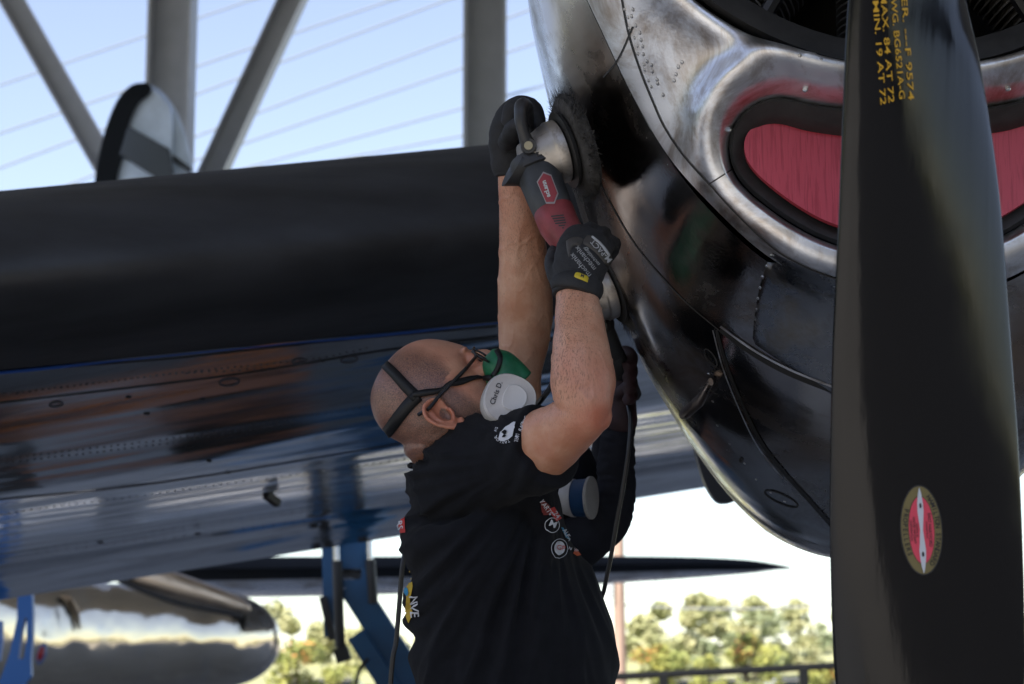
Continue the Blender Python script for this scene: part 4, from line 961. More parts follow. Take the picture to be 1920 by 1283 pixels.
tl = mat('glove_print', (.42, .42, .42), .6); tl2 = mat('glove_print_dim', (.30, .30, .30), .6); yl = mat('glove_yellow', (.55, .42, .02), .5)
def gtext(s, size, o_, dirv, m, bold=.0):
    l = math.hypot(*dirv); x = (dirv[0] / l, dirv[1] / l); V, Fc_ = textmesh(s, size, bold); printon('glove_lettering', [(V, Fc_)], gb, o_, x, (x[1], -x[0]), m, man, .0030 if m is not tl else .0055, 5)
gtext('M-PACT', 13.5, (1124, 473), (-34, -38), tl, .15)
patch('white_bar', (((1104, 441), (1128, 462), (1143, 486)), ((1142, 487),), ((1140, 489), (1125, 465), (1102, 444)), ((1103, 442),)), tl, .0055, 8, man, gb)
gtext('mechanix', 14, (1097, 486), (-30, -38), tl2, .1); gtext('mechanix', 14, (1088, 499), (-30, -38), tl2, .1); gtext('technology', 9.5, (1108, 482), (-32, -38), tl2, .1)
patch('yellow_tag', (((1078, 511), (1092, 514), (1106, 521)), ((1104, 526),), ((1103, 531), (1089, 525), (1075, 520)), ((1076, 515),)), yl, .0035, 6, man, gb)
patch('yellow_tag', (((1139, 512), (1147, 505), (1152, 503)), ((1150, 508),), ((1147, 515), (1141, 520), (1135, 521)), ((1137, 516),)), yl, .0035, 5, man, gb)
printon('glove_lettering', [textmesh('M', 8, .2)], gb, (1091, 520), (.95, .3), (.3, -.95), inkm, man, .0045, 4)
mb = MB()
limb(mb, [(962, 322, 3.785, 37, 31), (958, 300, 3.78, 37, 32), (954, 270, 3.775, 38, 30), (956, 240, 3.77, 37, 27), (962, 215, 3.77, 30, 26), (968, 205, 3.77, 24, 24)], 22, 5)
for k in range(4):
    dk = 3.70 + k * .032; e = -3 * k
    limb(mb, [(956, 232 + e, dk + .01, 17, 16), (960, 207 + e * .6, dk, 17, 16), (978, 197 + e * .3, dk, 16, 16), (999, 203 + e * .3, dk, 15, 15), (1009, 222, dk, 14, 15), (1008, 243, dk, 13, 14), (998, 256, dk + .004, 12, 13)], 14, 5)
limb(mb, [(950, 270, 3.74, 18, 18), (958, 250, 3.70, 17, 17), (975, 232, 3.672, 15, 15), (992, 226, 3.665, 13, 13)], 14, 5)
gl2 = remeshed(mb, 'glove', .0028, 3, glovem, man, glovefn); gl2['label'] = 'plain black knitted glove on the upper hand'
mb = MB(); limb(mb, [(963, 330, 3.786, 35, 30), (962, 316, 3.785, 40, 34), (960, 298, 3.78, 41, 34), (958, 288, 3.78, 38, 32)], 24, 4); remeshed(mb, 'glove_cuff', .0028, 2, glovem, man)
o = None

# prints on the shirt
pw = mat('print_white', (.55, .56, .60), .8); pr_ = mat('print_red', (.45, .03, .025), .8); py = mat('print_yellow', (.5, .33, .03), .8); pb = mat('print_blue', (.03, .22, .38), .8); po = mat('print_orange', (.5, .09, .03), .8)
def sp(name, shapes, m, o_=(0, 0), xd=(1, 0), yd=(0, 1), off=.0025, ml=6): printon(name, shapes, sb, o_, xd, yd, m, man, off, ml)
def stext(s, size, o_, ang, m, bold=.02, off=.0035, sx=1):
    ca, sa = math.cos(R(ang)), math.sin(R(ang)); V, Fc_ = textmesh(s, size, bold * size * .3); printon('shirt_print', [(V, Fc_)], sb, o_, (ca * sx, sa * sx), (sa, -ca), m, man, off, 6)
sp('shirt_print', [poly2d([(1011, 941), (1018, 938), (1030, 950), (1030, 966), (1018, 966)])], mat('print_darkred', (.14, .015, .012), .8)); sp('shirt_print', [poly2d([(1026, 956), (1037, 951), (1051, 972), (1041, 978)])], pr_)
stext('KARTS', 11, (1022, 952), 55, pw); stext('24', 13, (1040, 966), 50, pw)
sp('shirt_print', [ring2d(1034, 985, 13, 14, 1.2)], pw); stext('M', 17, (1034, 983), 25, pw, .06)
stext('ALFA', 11, (1060, 1004), 60, pw, .05); sp('shirt_print', [poly2d([(1050, 989), (1054, 990), (1066, 1010), (1066, 1014), (1058, 1008)])], pb, off=.0022)
sp('shirt_print', [ring2d(1047, 1029, 15.5, 18.5, 1)], pw); sp('shirt_print', [ell2d(1047, 1028, 10, 13)], pw); stext('GP', 13, (1047, 1028), 8, pr_, 0, .005)
stext('N', 8, (1066, 1030), 20, pw); sp('shirt_print', [poly2d([(1078, 1030), (1083, 1028), (1088, 1042), (1080, 1044), (1072, 1038)])], po); stext('VP', 8, (1077, 1034), 30, pw)
# sleeve crest: pale head shape with ring lettering
sp('shirt_print', [poly2d([(936, 822), (940, 810), (950, 801), (964, 793), (968, 793), (960, 805), (956, 808), (957, 814), (963, 818), (956, 824), (946, 828), (939, 827)])], pw)
sp('shirt_print', [ell2d(948, 811, 5, 3.5, 10), ell2d(949, 819, 4, 1.3, 8)], cloth, off=.0045)
for i, ch in enumerate('TAYLOR RG'):
    a = R(60 + i * 19); V, Fc_ = textmesh(ch, 7.5, .05); x, y = 948 + 17 * math.cos(a), 813 + 17 * math.sin(a)
    if ch != ' ': printon('shirt_print', [(V, Fc_)], sb, (x, y), (-math.sin(a), math.cos(a)), (math.cos(a), math.sin(a)), pw, man, .003, 5)
stext('RACING', 8, (980, 796), -65, pw, .05); stext('TEAM', 6, (969, 822), -75, pw, .0)
sp('shirt_print', [poly2d([(745, 970), (760, 970), (762, 1000), (745, 1000)])], pr_); stext('RS', 15, (752, 985), 82, pw, .05)
sp('shirt_print', [poly2d([(758, 1060), (770, 1068), (776, 1100), (770, 1125), (776, 1150), (768, 1168), (760, 1150), (764, 1120), (758, 1095)])], py); stext('NVE', 22, (778, 1136), 85, pw, .04)
sp('shirt_print', [ell2d(765, 1110, 4, 7, 10)], pb, off=.004); stext('K', 16, (770, 1275), 60, pw, .05)

# ---------------------------------------------------------------- polishers
def polisher(dc, nrm, rad, fr, rr_, bodyr, name, label, cols, scale=1.0):
    """dc disc centre; nrm disc normal towards the metal; fr / rr_ front and rear of the barrel"""
    root = empty(name, fr); tag(root, label, 'polisher', 'rotary polishers')
    n = Vector(nrm).normalized(); x = n.cross(Vector((0, 1, 0))).normalized(); y = n.cross(x)
    C = lambda r_, o_, k=40, w=0: [dc + n * o_ + (x * math.cos(a) + y * math.sin(a)) * (r_ * (1 + w * random.uniform(-1, 1))) for a in np.linspace(0, 2 * math.pi, k, endpoint=False)]
    wool = mat('wool_pad', (.05, .047, .044), .95, var=.35, vscale=60, bump=.004, bscale=120)
    MB().rings([C(.02, -.012), C(rad * .80, -.011), C(rad * .93, -.008, w=.01), C(rad, .0, w=.02), C(rad * 1.0, .006, w=.02), C(rad * .94, .013, w=.015), C(rad * .6, .016), C(.01, .016)]).build('polishing_pad', wool, root)
    b = MB()
    for i in range(1500):
        a = random.uniform(0, 2 * math.pi); o_ = random.uniform(-.010, .012); d_ = x * math.cos(a) + y * math.sin(a); t_ = n.cross(d_); s0 = dc + n * o_ + d_ * rad * .96
        L_ = random.uniform(.006, .020) * (1.25 if math.sin(a * 7) > .3 else .7); tip = s0 + d_ * L_ + t_ * random.uniform(-.008, .008) + n * random.uniform(-.008, .006); wv = t_ * .0011
        b.add([s0 - wv, s0 + wv, tip], [(0, 1, 2)])
    o = b.build('wool_fringe', wool, root, False); o['kind'] = 'stuff'
    MB().rings([C(rad * .72, -.016), C(rad * .74, -.022), C(rad * .60, -.024), C(.03, -.024)]).build('backing_plate', mat('backing_black', (.02, .02, .02), .5), root)
    MB().rings([C(rad * .56, -.026), C(rad * .60, -.028), C(rad * .60, -.044), C(rad * .575, -.047), C(rad * .56, -.049), C(rad * .55, -.054), C(rad * .40, -.085), C(rad * .34, -.098), C(.01, -.100)]).build('gear_housing', metalmat(name + '_cast', (.40, .37, .34), .38, .5, 30, .0006, 40, stain=(.25, .22, .20), stainscale=25, fine=.0004), root)
    ax_ = (rr_ - fr); Ln = ax_.length; a_ = ax_.normalized(); s_ = a_.cross(FW).normalized(); t_ = s_.cross(a_)
    def ring(f, rw, rd, so=0, ex=2.4, k=32):
        out = []
        for j in range(k):
            an_ = 2 * math.pi * j / k; ca, sa = math.cos(an_), math.sin(an_); q_ = (abs(ca) ** ex + abs(sa) ** ex) ** (-1 / ex)
            out.append(fr + a_ * (Ln * f) + s_ * (rw * ca * q_ + so) + t_ * (rd * sa * q_))
        return out
    B = bodyr
    neck = MB().tube([dc - n * .088, dc - n * .075 + (fr - dc) * .55, fr + a_ * Ln * .02], [B * .85, B * .98, B * 1.02], 24); neck.build('gear_head', cols[0], root)
    MB().rings([ring(-.03, B * .9, B * .9), ring(-.02, B * 1.13, B * 1.1), ring(.10, B * 1.17, B * 1.12), ring(.13, B * 1.13, B * 1.1), ring(.14, B * 1.0, B * 1.0)]).build('guard_collar', cols[0], root)
    for i in range(3):
        b = MB(); p0 = fr + a_ * Ln * (.015 + .035 * i) - s_ * 0; hh = []
        for an_ in np.linspace(1.75, 2.75, 7): hh.append(p0 + s_ * (B * 1.16 * math.cos(an_)) * -1 + -t_ * (B * 1.12 * math.sin(an_)))
        b.tube(hh, .0022, 6).build('cooling_slot', seamm, root)
    MB().rings([ring(.12, B * .96, B * .96), ring(.16, B * 1.0, B), ring(.40, B * .98, B * .97), ring(.62, B * .93, B * .93), ring(.635, B * .90, B * .9)]).build('motor_case', cols[1], root)
    MB().rings([ring(.625, B * .91, B * .91), ring(.64, B * .94, B * .94), ring(.80, B * .93, B * .93), ring(.92, B * .88, B * .9, B * .08), ring(1.05, B * .76, B * .8, B * .18), ring(1.2, B * .62, B * .68, B * .30), ring(1.45, B * .50, B * .56, B * .36), ring(1.5, B * .3, B * .4, B * .36)]).build('rear_grip', cols[2], root)
    # bail handle
    s2 = dc - n * .075; h0 = fr + t_ * -(B * 1.12) + a_ * Ln * -.06; up_ = (s2 - dc) * 0 - a_
    hk = cols[0]
    p1 = h0 + Vector((-.012, -.012, .035)); p2 = h0 + Vector((-.012, -.004, .07)); p3 = h0 + Vector((-.004, .05, .085)); p4 = h0 + Vector((0, .115, .07)); p5 = h0 + Vector((.008, .13, .02))
    pts = [Vector(p) for p in smoothpts([tuple(q_) for q_ in (h0, p1, p2, p3, p4, p5)], 6)]; MB().tube(pts, np.interp(np.linspace(0, 1, len(pts)), [0, .15, .4, 1], [.014, .010, .0125, .012]), 14).build('bail_handle', hk, root)
    b = MB(); b.tube([h0 + Vector((0, .0, 0)), h0 - FW * .013], [.014, .013], 20); b.build('handle_boss', hk, root)
    b = MB(); b.tube([h0 - FW * .0125, h0 - FW * .016], [.008, .0075], 14); b.build('handle_bolt', mat('bolt_brass', (.30, .27, .20), .4, metal=.8), root)
    return root, ring, (a_, s_, t_, Ln)
pk = mat('housing_black', (.028, .028, .030), .45, var=.2, vscale=40, rvar=.08, rscale=30); pk2 = mat('case_grey', (.035, .038, .042), .5, var=.2, vscale=30); pkr = mat('case_red', (.22, .035, .04), .5, var=.25, vscale=25)
dA = P(1078, 275, 3.60); nA = Vector((.93, .16, .34))
pol, ringf, (a_, s_, t_, Ln) = polisher(dA, nA, .094, P(1001, 306, 3.585), P(1060, 452, 3.51), .0375, 'rotary_polisher', 'dusty black and red polisher held in both hands of the man in the T-shirt', (pk, pk2, pkr))
mc = [o for o in pol.children if o.name.startswith(('motor_case', 'rear_grip'))]; pbv = bvh_of(*mc)
badge = mat('badge_red', (.30, .04, .05), .5); badgeg = mat('badge_grey', (.30, .27, .27), .5)
hexa = [(-29, 2), (-20, 13), (14, 15), (28, 4), (24, -9), (-16, -13)]
xd, yd = (.30, .954), (.954, -.30)
printon('maker_badge', [poly2d([(x * 1.12, y * 1.15) for x, y in hexa])], pbv, (1026, 354), xd, yd, badgeg, pol, .0006, 8); printon('maker_badge', [poly2d(hexa)], pbv, (1026, 354), xd, yd, badge, pol, .0012, 8)
V, Fc_ = textmesh('acLann', 11.5, .5); printon('badge_text', [(V, Fc_)], pbv, (1024, 355), (-xd[0], -xd[1]), (-yd[0], -yd[1]), mat('badge_text_white', (.5, .52, .52), .5), pol, .0018, 6)
for i in range(6):
    o_ = (1046 + i * 1.5, 405 + i * 4.6); w_ = 12.5 - (i > 3) * (i - 3) * 4
    printon('vent_slot', [poly2d([(-w_ + i, -1.3), (w_ * .9, -1.3), (w_ * .9, 1.3), (-w_ + i, 1.3)])], pbv, o_, (.99, -.10), (.2, .98), seamm, pol, .0008, 8)
cordm = mat('cord_black', (.013, .012, .014), .4)
cp1 = [P(1112, 500, 3.50), P(1090, 580, 3.60), P(1062, 660, 3.66), P(1034, 722, 3.70), P(1010, 756, 3.72), P(960, 820, 3.95), P(850, 850, 4.02), P(790, 900, 4.02), P(768, 1000, 4.0), P(755, 1060, 3.98), P(749, 1130, 3.97), P(743, 1200, 3.96), P(732, 1290, 3.95), P(715, 1700, 3.95), P(700, 2380, 4.0)]
MB().tube([Vector(p) for p in smoothpts([tuple(q_) for q_ in cp1], 6)], .0052, 8).build('power_cord', cordm, pol)

# ---------------------------------------------------------------- the second worker, mostly hidden
w2 = empty('person', P(985, 2400, 4.3)); w2.location.z = 0
tag(w2, 'second worker in long black sleeves and dark red glove behind the shaven-headed man', 'person')
black2 = mat('black_fleece', (.014, .015, .021), .85, spec=.2, var=.2, vscale=20); maroon = mat('glove_maroon', (.028, .010, .013), .7, var=.3, vscale=40)
mb = MB(); hf2 = Vector((.86, .05, .50)); hu2 = Vector((-.5, 0, .86)); HC2 = P(1008, 905, 4.20); head_mesh(mb, HC2, hf2, hu2, 1.0)
limb(mb, [(985, 950, 4.22, 55, 60), (975, 1010, 4.25, 60, 70)], 20); limb(mb, [(965, 1030, 4.3, 100, 150), (960, 1200, 4.3, 120, 160), (960, 1400, 4.3, 130, 160)], 24)
limb(mb, [(1000, 1045, 4.2, 30, 30), (1070, 1025, 4.13, 28, 28), (1110, 1002, 4.11, 24, 24), (1140, 975, 4.10, 22, 22), (1152, 940, 4.09, 20, 20), (1157, 840, 4.06, 18, 18), (1163, 778, 4.04, 15, 15), (1165, 740, 4.03, 13, 13)], 16)
def sk2(me, co, no): setattr_(me, 'stubble', np.zeros(len(co)) + .1); setattr_(me, 'ruddy', np.zeros(len(co)) + .3); return None
remeshed(mb, 'body', .006, 3, skin, w2, sk2)
mb = MB(); q2 = Matrix((hf2.normalized().cross(hu2), hf2.normalized(), hu2)).transposed()
mb.ball(HC2 + hu2 * .005 + hf2 * .004, (.092, .125, .145), 22, q2); limb(mb, [(1000, 950, 4.20, 66, 66), (985, 1000, 4.22, 70, 80)], 20); remeshed(mb, 'hood', .006, 3, black2, w2)
MB().tube([P(1080, 858, 4.12), P(1072, 885, 4.10), P(1062, 910, 4.10), P(1052, 938, 4.11), P(1046, 955, 4.12)], .0035, 8).build('hood_piping', mat('piping_red', (.22, .01, .03), .6), w2)
mb = MB()
limb(mb, [(975, 1000, 4.28, 75, 110), (970, 1060, 4.3, 120, 190), (965, 1200, 4.3, 135, 195), (965, 1400, 4.3, 140, 195), (965, 1520, 4.3, 140, 190)], 30)
limb(mb, [(1030, 1040, 4.16, 66, 60), (1070, 1025, 4.13, 55, 52), (1110, 1002, 4.11, 46, 46), (1140, 975, 4.10, 41, 42), (1152, 940, 4.09, 36, 40)], 24, 6)
limb(mb, [(1150, 978, 4.10, 34, 34), (1154, 940, 4.09, 37, 40), (1155, 890, 4.08, 36, 38), (1157, 840, 4.06, 33, 34), (1161, 800, 4.05, 29, 30), (1163, 778, 4.04, 27, 28)], 24, 6)
limb(mb, [(985, 1050, 4.42, 60, 60), (1080, 980, 4.52, 45, 45), (1130, 900, 4.5, 38, 38), (1145, 800, 4.35, 30, 30)], 20, 6)
def f2(me, co, no):
    u, v, d = pixarr(co); a = noise_arr(v / 7.0, u / 40, d * 4); m_ = np.clip((1000 - v) / 80, 0, 1) * (u > 1110) * (d < 4.2)
    return co + no * (.0028 * (1 - np.abs(a) * 3) * m_ + .006 * noise_arr(u / 60, v / 60, d * 5) * (1 - m_))[:, None]
remeshed(mb, 'long_sleeved_top', .006, 3, black2, w2, f2)
mb = MB(); limb(mb, [(1163, 800, 4.045, 30, 30), (1165, 785, 4.04, 31, 31), (1166, 770, 4.04, 28, 28), (1165, 735, 4.04, 27, 25), (1163, 700, 4.04, 27, 22), (1158, 675, 4.05, 22, 20)], 20)
for k in range(4):
    limb(mb, [(1155, 668 + k * 22, 4.06, 13, 14), (1172, 660 + k * 23, 4.04, 13, 13), (1184, 668 + k * 23, 4.02, 12, 12), (1184, 682 + k * 22, 3.99, 11, 11), (1172, 688 + k * 21, 3.975, 10, 10)], 12)
limb(mb, [(1160, 740, 4.02, 13, 13), (1176, 725, 3.99, 12, 12), (1186, 716, 3.98, 11, 11)], 12)
g2 = remeshed(mb, 'glove', .0035, 2, maroon, w2); g2['label'] = 'dark red and black work glove'
mb = MB(); limb(mb, [(1140, 800, 4.33, 26, 26), (1138, 760, 4.27, 30, 26), (1140, 715, 4.2, 30, 28), (1146, 690, 4.16, 24, 22)], 18)
for k in range(4): limb(mb, [(1146, 690 + k * 20, 4.2, 12, 12), (1160, 684 + k * 20, 4.15, 12, 12), (1166, 690 + k * 20, 4.11, 11, 11)], 12)
remeshed(mb, 'glove', .0035, 2, maroon, w2)
mb = MB(); limb(mb, [(965, 1500, 4.3, 130, 180), (965, 1600, 4.3, 125, 180)], 26)
for dd in (-.11, .13): limb(mb, [(965, 1570, 4.3 + dd, 85, 80), (970, 1800, 4.3 + dd, 62, 62), (965, 2050, 4.3 + dd, 52, 52), (960, 2230, 4.3 + dd, 48, 48)], 18)
remeshed(mb, 'trousers', .014, 3, denim, w2)
for dd in (-.11, .13):
    c = P(963, 2230, 4.3 + dd); c.z = 0; b = MB(); b.tube([c + Vector((-.08, 0, .05)), c + Vector((0, 0, .055)), c + Vector((.10, 0, .045)), c + Vector((.19, 0, .035))], [.05, .052, .045, .03], 14); b.tube([c + Vector((-.02, 0, .04)), c + Vector((-.02, 0, .24))], [.055, .055], 14); b.build('boot', bootm, w2)
# its respirator cartridge: white bowl, blue body, pale rim
ax3 = Vector((.93, -.36, -.02)).normalized(); x3 = ax3.cross(Vector((0, 1, 0))).normalized(); y3 = ax3.cross(x3); c3 = P(1078, 934, 4.03)
C3 = lambda r_, o_: [c3 + ax3 * o_ * .85 + (x3 * math.cos(a) + y3 * math.sin(a)) * r_ * .86 for a in np.linspace(0, 2 * math.pi, 36, endpoint=False)]
bluem = mat('filter_blue', (.012, .05, .13), .35, rvar=.1, rscale=30)
MB().rings([C3(.02, -.035), C3(.036, -.028), C3(.043, -.010), C3(.044, .0)]).build('filter_bowl', white, w2); MB().rings([C3(.042, .0), C3(.043, .012), C3(.044, .030), C3(.044, .036)]).build('filter_cartridge', bluem, w2)
MB().rings([C3(.045, .034), C3(.049, .036), C3(.049, .042), C3(.045, .043), C3(.02, .040)]).build('filter_rim', grey, w2)
dB2 = P(1163, 533, 3.86); nB = Vector((.90, .15, .40))
pol2, _, _ = polisher(dB2, nB, .094, P(1118, 600, 3.92), P(1163, 700, 4.03), .026, 'rotary_polisher', 'second polisher with a bare metal head, in the dark red glove behind the bare forearm', (pk, pk2, pk2))
cp2 = [P(1172, 740, 4.02), P(1180, 770, 3.99), P(1182, 800, 3.98), P(1178, 850, 3.97), P(1168, 915, 3.97), P(1158, 970, 3.97), P(1146, 1040, 3.97), P(1134, 1100, 3.97), P(1120, 1180, 3.98), P(1105, 1500, 4.0), P(1090, 2370, 4.05)]
MB().tube([Vector(p) for p in smoothpts([tuple(q_) for q_ in cp2], 6)], .0045, 8).build('power_cord', cordm, pol2)
# ================================================================== BACKGROUND
bark = mat('bark', (.10, .075, .05), .9, var=.3, vscale=3)
leafA = mat('leaf_yellow_green', (.36, .35, .08), .7, color2=(.22, .26, .07), vscale=1.6); leafR = mat('leaf_orange', (.50, .24, .07), .7, var=.3, vscale=3)
leafB = mat('leaf_olive', (.31, .33, .15), .75, color2=(.40, .38, .19), vscale=.5); leafC = mat('leaf_dark', (.21, .25, .13), .8, color2=(.27, .29, .15), vscale=.5)  # distance haze is mixed into these paler leaf colours
def leaves(mb, cx, cy, cz, lobes, n, size, seed):
    rs = random.Random(seed)
    for _ in range(n):
        lx_, ly_, lz_, lr = rs.choice(lobes); v = Vector((rs.gauss(0, 1), rs.gauss(0, 1), rs.gauss(0, 1))).normalized() * lr * (rs.random() ** .45)
        c = Vector((cx + lx_ + v.x, cy + ly_ + v.y, cz + lz_ + v.z * .85)); a = Vector((rs.gauss(0, 1), rs.gauss(0, 1), rs.gauss(0, .7))).normalized(); b_ = a.orthogonal().normalized(); s = size * rs.uniform(.6, 1.4)
        mb.add([c - a * s, c + b_ * s * .5, c + a * s, c - b_ * s * .5], [(0, 1, 2, 3)])
def tree(x, y, h, wd, seed, leafm, label, accent=None, n=1600, cat='tree', group=None, trunk=.3):
    rs = random.Random(seed); root = empty('tree', (x, y, 0)); tag(root, label, cat, group)
    b = MB(); b.tube([(x, y, 0), (x + wd * .03, y, h * .3), (x - wd * .02, y, h * .6), (x, y, h * .9)], [.035 * h * trunk + .04, .025 * h * trunk + .03, .015 * h * trunk + .02, .01], 8)
    for _ in range(5):
        a = rs.uniform(0, 6.28); z0 = h * rs.uniform(.3, .6); b.tube([(x, y, z0), (x + math.cos(a) * wd * .3, y + math.sin(a) * wd * .3, z0 + h * .22)], [.03, .012], 5)
    b.build('trunk', bark, root)
    lobes = [(rs.uniform(-.33, .33) * wd, rs.uniform(-.33, .33) * wd, h * rs.uniform(.35, .88), wd * rs.uniform(.13, .24)) for _ in range(13)] + [(0, 0, h * .9, wd * .14)]
    b = MB(); leaves(b, x, y, 0, lobes, n, .045 * wd, seed + 1); o = b.build('crown', leafm, root, False)
    if accent:
        b = MB(); leaves(b, x, y, 0, sorted(lobes, key=lambda l: -l[2])[:3], n // 14, .045 * wd, seed + 2); b.build('autumn_leaves', accent, root, False)
    return root
def ht(v, y): return 1.2 + (1292 - v) / F * y
def xa(u, y): return (u - 960) / F * y
tree(xa(1232, 52), 52, ht(1206, 52), 1.7, 3, leafA, 'small yellow-green tree with a red top just right of the utility pole', leafR)
tree(xa(1395, 53), 53, ht(1182, 53), 1.8, 5, leafA, 'yellow-green tree with orange tips between the two fence posts', leafR)
tree(xa(1325, 56), 56, ht(1222, 56), 1.1, 8, leafA, 'small pale green sapling between the two yellow-green trees beyond the fence')
tree(xa(565, 50), 50, ht(1200, 50), 1.6, 11, leafA, 'yellow-green tree to the right of the shiny tail cone', leafR)
tree(xa(645, 55), 55, ht(1243, 55), 1.3, 13, leafA, 'low yellow-green tree beside the blue boom lift')
tree(xa(1530, 50), 50, ht(1240, 50), 1.3, 15, leafA, 'low leafy tree behind the fence next to the propeller blade', leafR)
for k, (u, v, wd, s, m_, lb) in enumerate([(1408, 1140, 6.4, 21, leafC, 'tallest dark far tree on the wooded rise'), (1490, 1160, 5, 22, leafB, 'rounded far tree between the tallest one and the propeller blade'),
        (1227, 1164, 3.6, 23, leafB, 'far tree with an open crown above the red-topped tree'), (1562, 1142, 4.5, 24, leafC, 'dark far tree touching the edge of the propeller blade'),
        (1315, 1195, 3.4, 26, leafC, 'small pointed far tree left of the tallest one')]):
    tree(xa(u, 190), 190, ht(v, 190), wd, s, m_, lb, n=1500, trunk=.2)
b = MB(); rs = random.Random(4)
lob = []
for i in range(150):
    x = rs.uniform(-75, 75); prof = 7.4 + .02 * x + 1.4 * math.sin(x * .11 - .9) + 1.1 * math.sin(x * .37); lob.append((x, rs.uniform(-8, 14), rs.uniform(1, prof) - 1.0, rs.uniform(1.0, 2.2)))
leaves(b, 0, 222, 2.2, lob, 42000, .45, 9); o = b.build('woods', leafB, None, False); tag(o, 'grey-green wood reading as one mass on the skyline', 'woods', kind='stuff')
b = MB()
for i in range(41):
    for j in range(2): pass
V = []; Fc = []
for i in range(61):
    x = -300 + i * 10
    for j, y in enumerate((170, 230, 420)): V.append((x, y, (-.1, 5.0 + 1.0 * math.sin(x * .06 - .6), 8.5 + 2 * math.sin(x * .02))[j]))
for i in range(60):
    for j in range(2): a = i * 3 + j; Fc.append((a, a + 1, a + 4, a + 3))
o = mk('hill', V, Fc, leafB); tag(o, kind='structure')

blackm = mat('fence_black', (.006, .007, .008), .7, spec=.15)
fence = empty('rail_fence', (4, 45, 0)); tag(fence, 'low black metal rail fence on posts at the far edge of the apron', 'fence')
za = ht(1269, 45); zb = ht(1249, 45)
def rz(u): return za + (zb - za) * (u - 1155) / 400
b = MB(); b.tube([(xa(500, 45), 45, rz(500)), (xa(2300, 45), 45, rz(2300))], .085, 8); b.build('rail', blackm, fence)
b = MB(); b.tube([(xa(500, 45), 45, .45), (xa(2300, 45), 45, .45)], .035, 8); b.build('rail', blackm, fence)
for k in range(7):
    u = 720 + k * 260; b = MB(); b.box((xa(u, 45), 45, rz(u) / 2), (.2, .2, rz(u))); b.build('post', blackm, fence, False)
pole = empty('utility_pole', (xa(1157, 48), 48, 0)); tag(pole, 'weathered brown wooden utility pole rising behind the man', 'utility pole')
x = xa(1157, 48); wood = mat('weathered_wood', (.36, .25, .19), .9, var=.2, vscale=8, stretch=(1, 1, .1))
MB().tube([(x + .05, 48, 0), (x, 48, 9.5)], [.15, .11], 12).build('pole', wood, pole)
MB().box((x, 47.9, 8.6), (2.2, .1, .12)).build('crossarm', wood, pole, False)
MB().box((x - .2, 47.85, ht(1105, 48)), (.12, .18, .5)).build('junction_box', steel, pole, False)
wirem = mat('wire', (.25, .26, .27), .6)
for k, (v0, v1) in enumerate([(1136, 1136), (985, 1012)]):
    pts = []
    for t in np.linspace(0, 1, 12): u = 1157 + t * 900; pts.append((xa(u, 48), 48.2, ht(v0 + (v1 - v0) * t, 48) - .10 * math.sin(math.pi * min(1, t * 2.2))))
    o = MB().tube(pts, .022, 6).build('power_line', wirem); tag(o, ['thin power line running right from the utility pole just above the far trees', 'faint higher power line running right from the utility pole'][k], 'wire')
# white cars parked beyond the fence
carw = mat('car_white', (.75, .75, .73), .3, coat=.5); glassd = mat('car_glass', (.03, .035, .04), .1); tyre = mat('tyre', (.02, .02, .02), .8)
def car(x, y, label, L_=4.4):
    root = empty('parked_car', (x, y, 0)); tag(root, label, 'car', 'white cars parked beyond the fence')
    pr = [(-.5, .35), (-.5, .85), (-.36, .98), (-.27, 1.02), (-.16, 1.48), (.20, 1.50), (.34, 1.02), (.48, .92), (.5, .6), (.5, .35)]
    rows = [[(x + p * L_, y + s * wy, z) for p, z in pr] for s, wy in ((-1, .72), (-1, .88), (1, .88), (1, .72))]
    MB().rings(rows).build('body', carw, root)
    MB().add([(x + p * L_, y - .80, z) for p, z in [(-.24, 1.04), (-.15, 1.42), (.19, 1.43), (.30, 1.04)]], [(0, 1, 2, 3)]).build('window', glassd, root, False)
    for s in (-.3, .31):
        for sy in (-.8, .8): MB().tube([(x + s * L_, y + sy - .1, .33), (x + s * L_, y + sy + .1, .33)], .33, 16).build('wheel', tyre, root)
car(xa(1310, 58), 58, 'white car parked beyond the fence between the two yellow-green trees'); car(xa(1490, 58), 58, 'white car parked beyond the fence nearest the propeller blade')
car(xa(610, 58), 58, 'white car parked beyond the fence under the blue boom lift')

# blue boom lift beyond the wing
liftb = mat('lift_blue', (.010, .10, .25), .45, var=.12, vscale=5); liftd = mat('lift_dark', (.02, .022, .026), .5)
lift = empty('boom_lift', P(700, 1500, 11.3)); lift.location.z = 0; tag(lift, 'blue boom lift with black hydraulic rams reaching up behind the wing', 'boom lift')
LY = 11.4
def lb(name, u0, v0, u1, v1, wpx, m_, dy=0, dep=.10):
    a, c = PY(u0, v0, LY + dy), PY(u1, v1, LY + dy); MB().bar(a, c, dep, wpx / F * LY, (1, 0, 0) if abs(u1 - u0) < abs(v1 - v0) * .2 else (1, 0, .3)).build(name, m_, lift, False)
def lbar(name, u0, v0, u1, v1, wpx, m_, dy=0, dep=.10):
    a, c = PY(u0, v0, LY + dy), PY(u1, v1, LY + dy); d_ = (c - a).normalized(); MB().bar(a, c, wpx / F * LY, dep, Vector((0, 1, 0))).build(name, m_, lift, False)
lbar('mast_plate', 614, 1003, 619, 1195, 20, liftb, .05); lbar('mast', 662, 1000, 660, 1068, 56, liftb, .02, .16); lbar('cross_tube', 640, 1095, 690, 1095, 14, liftb, -.02, .14)
lbar('mast_side', 686, 1040, 684, 1110, 12, liftb, 0, .12); lbar('link_block', 645, 1072, 688, 1086, 14, liftd, .04)
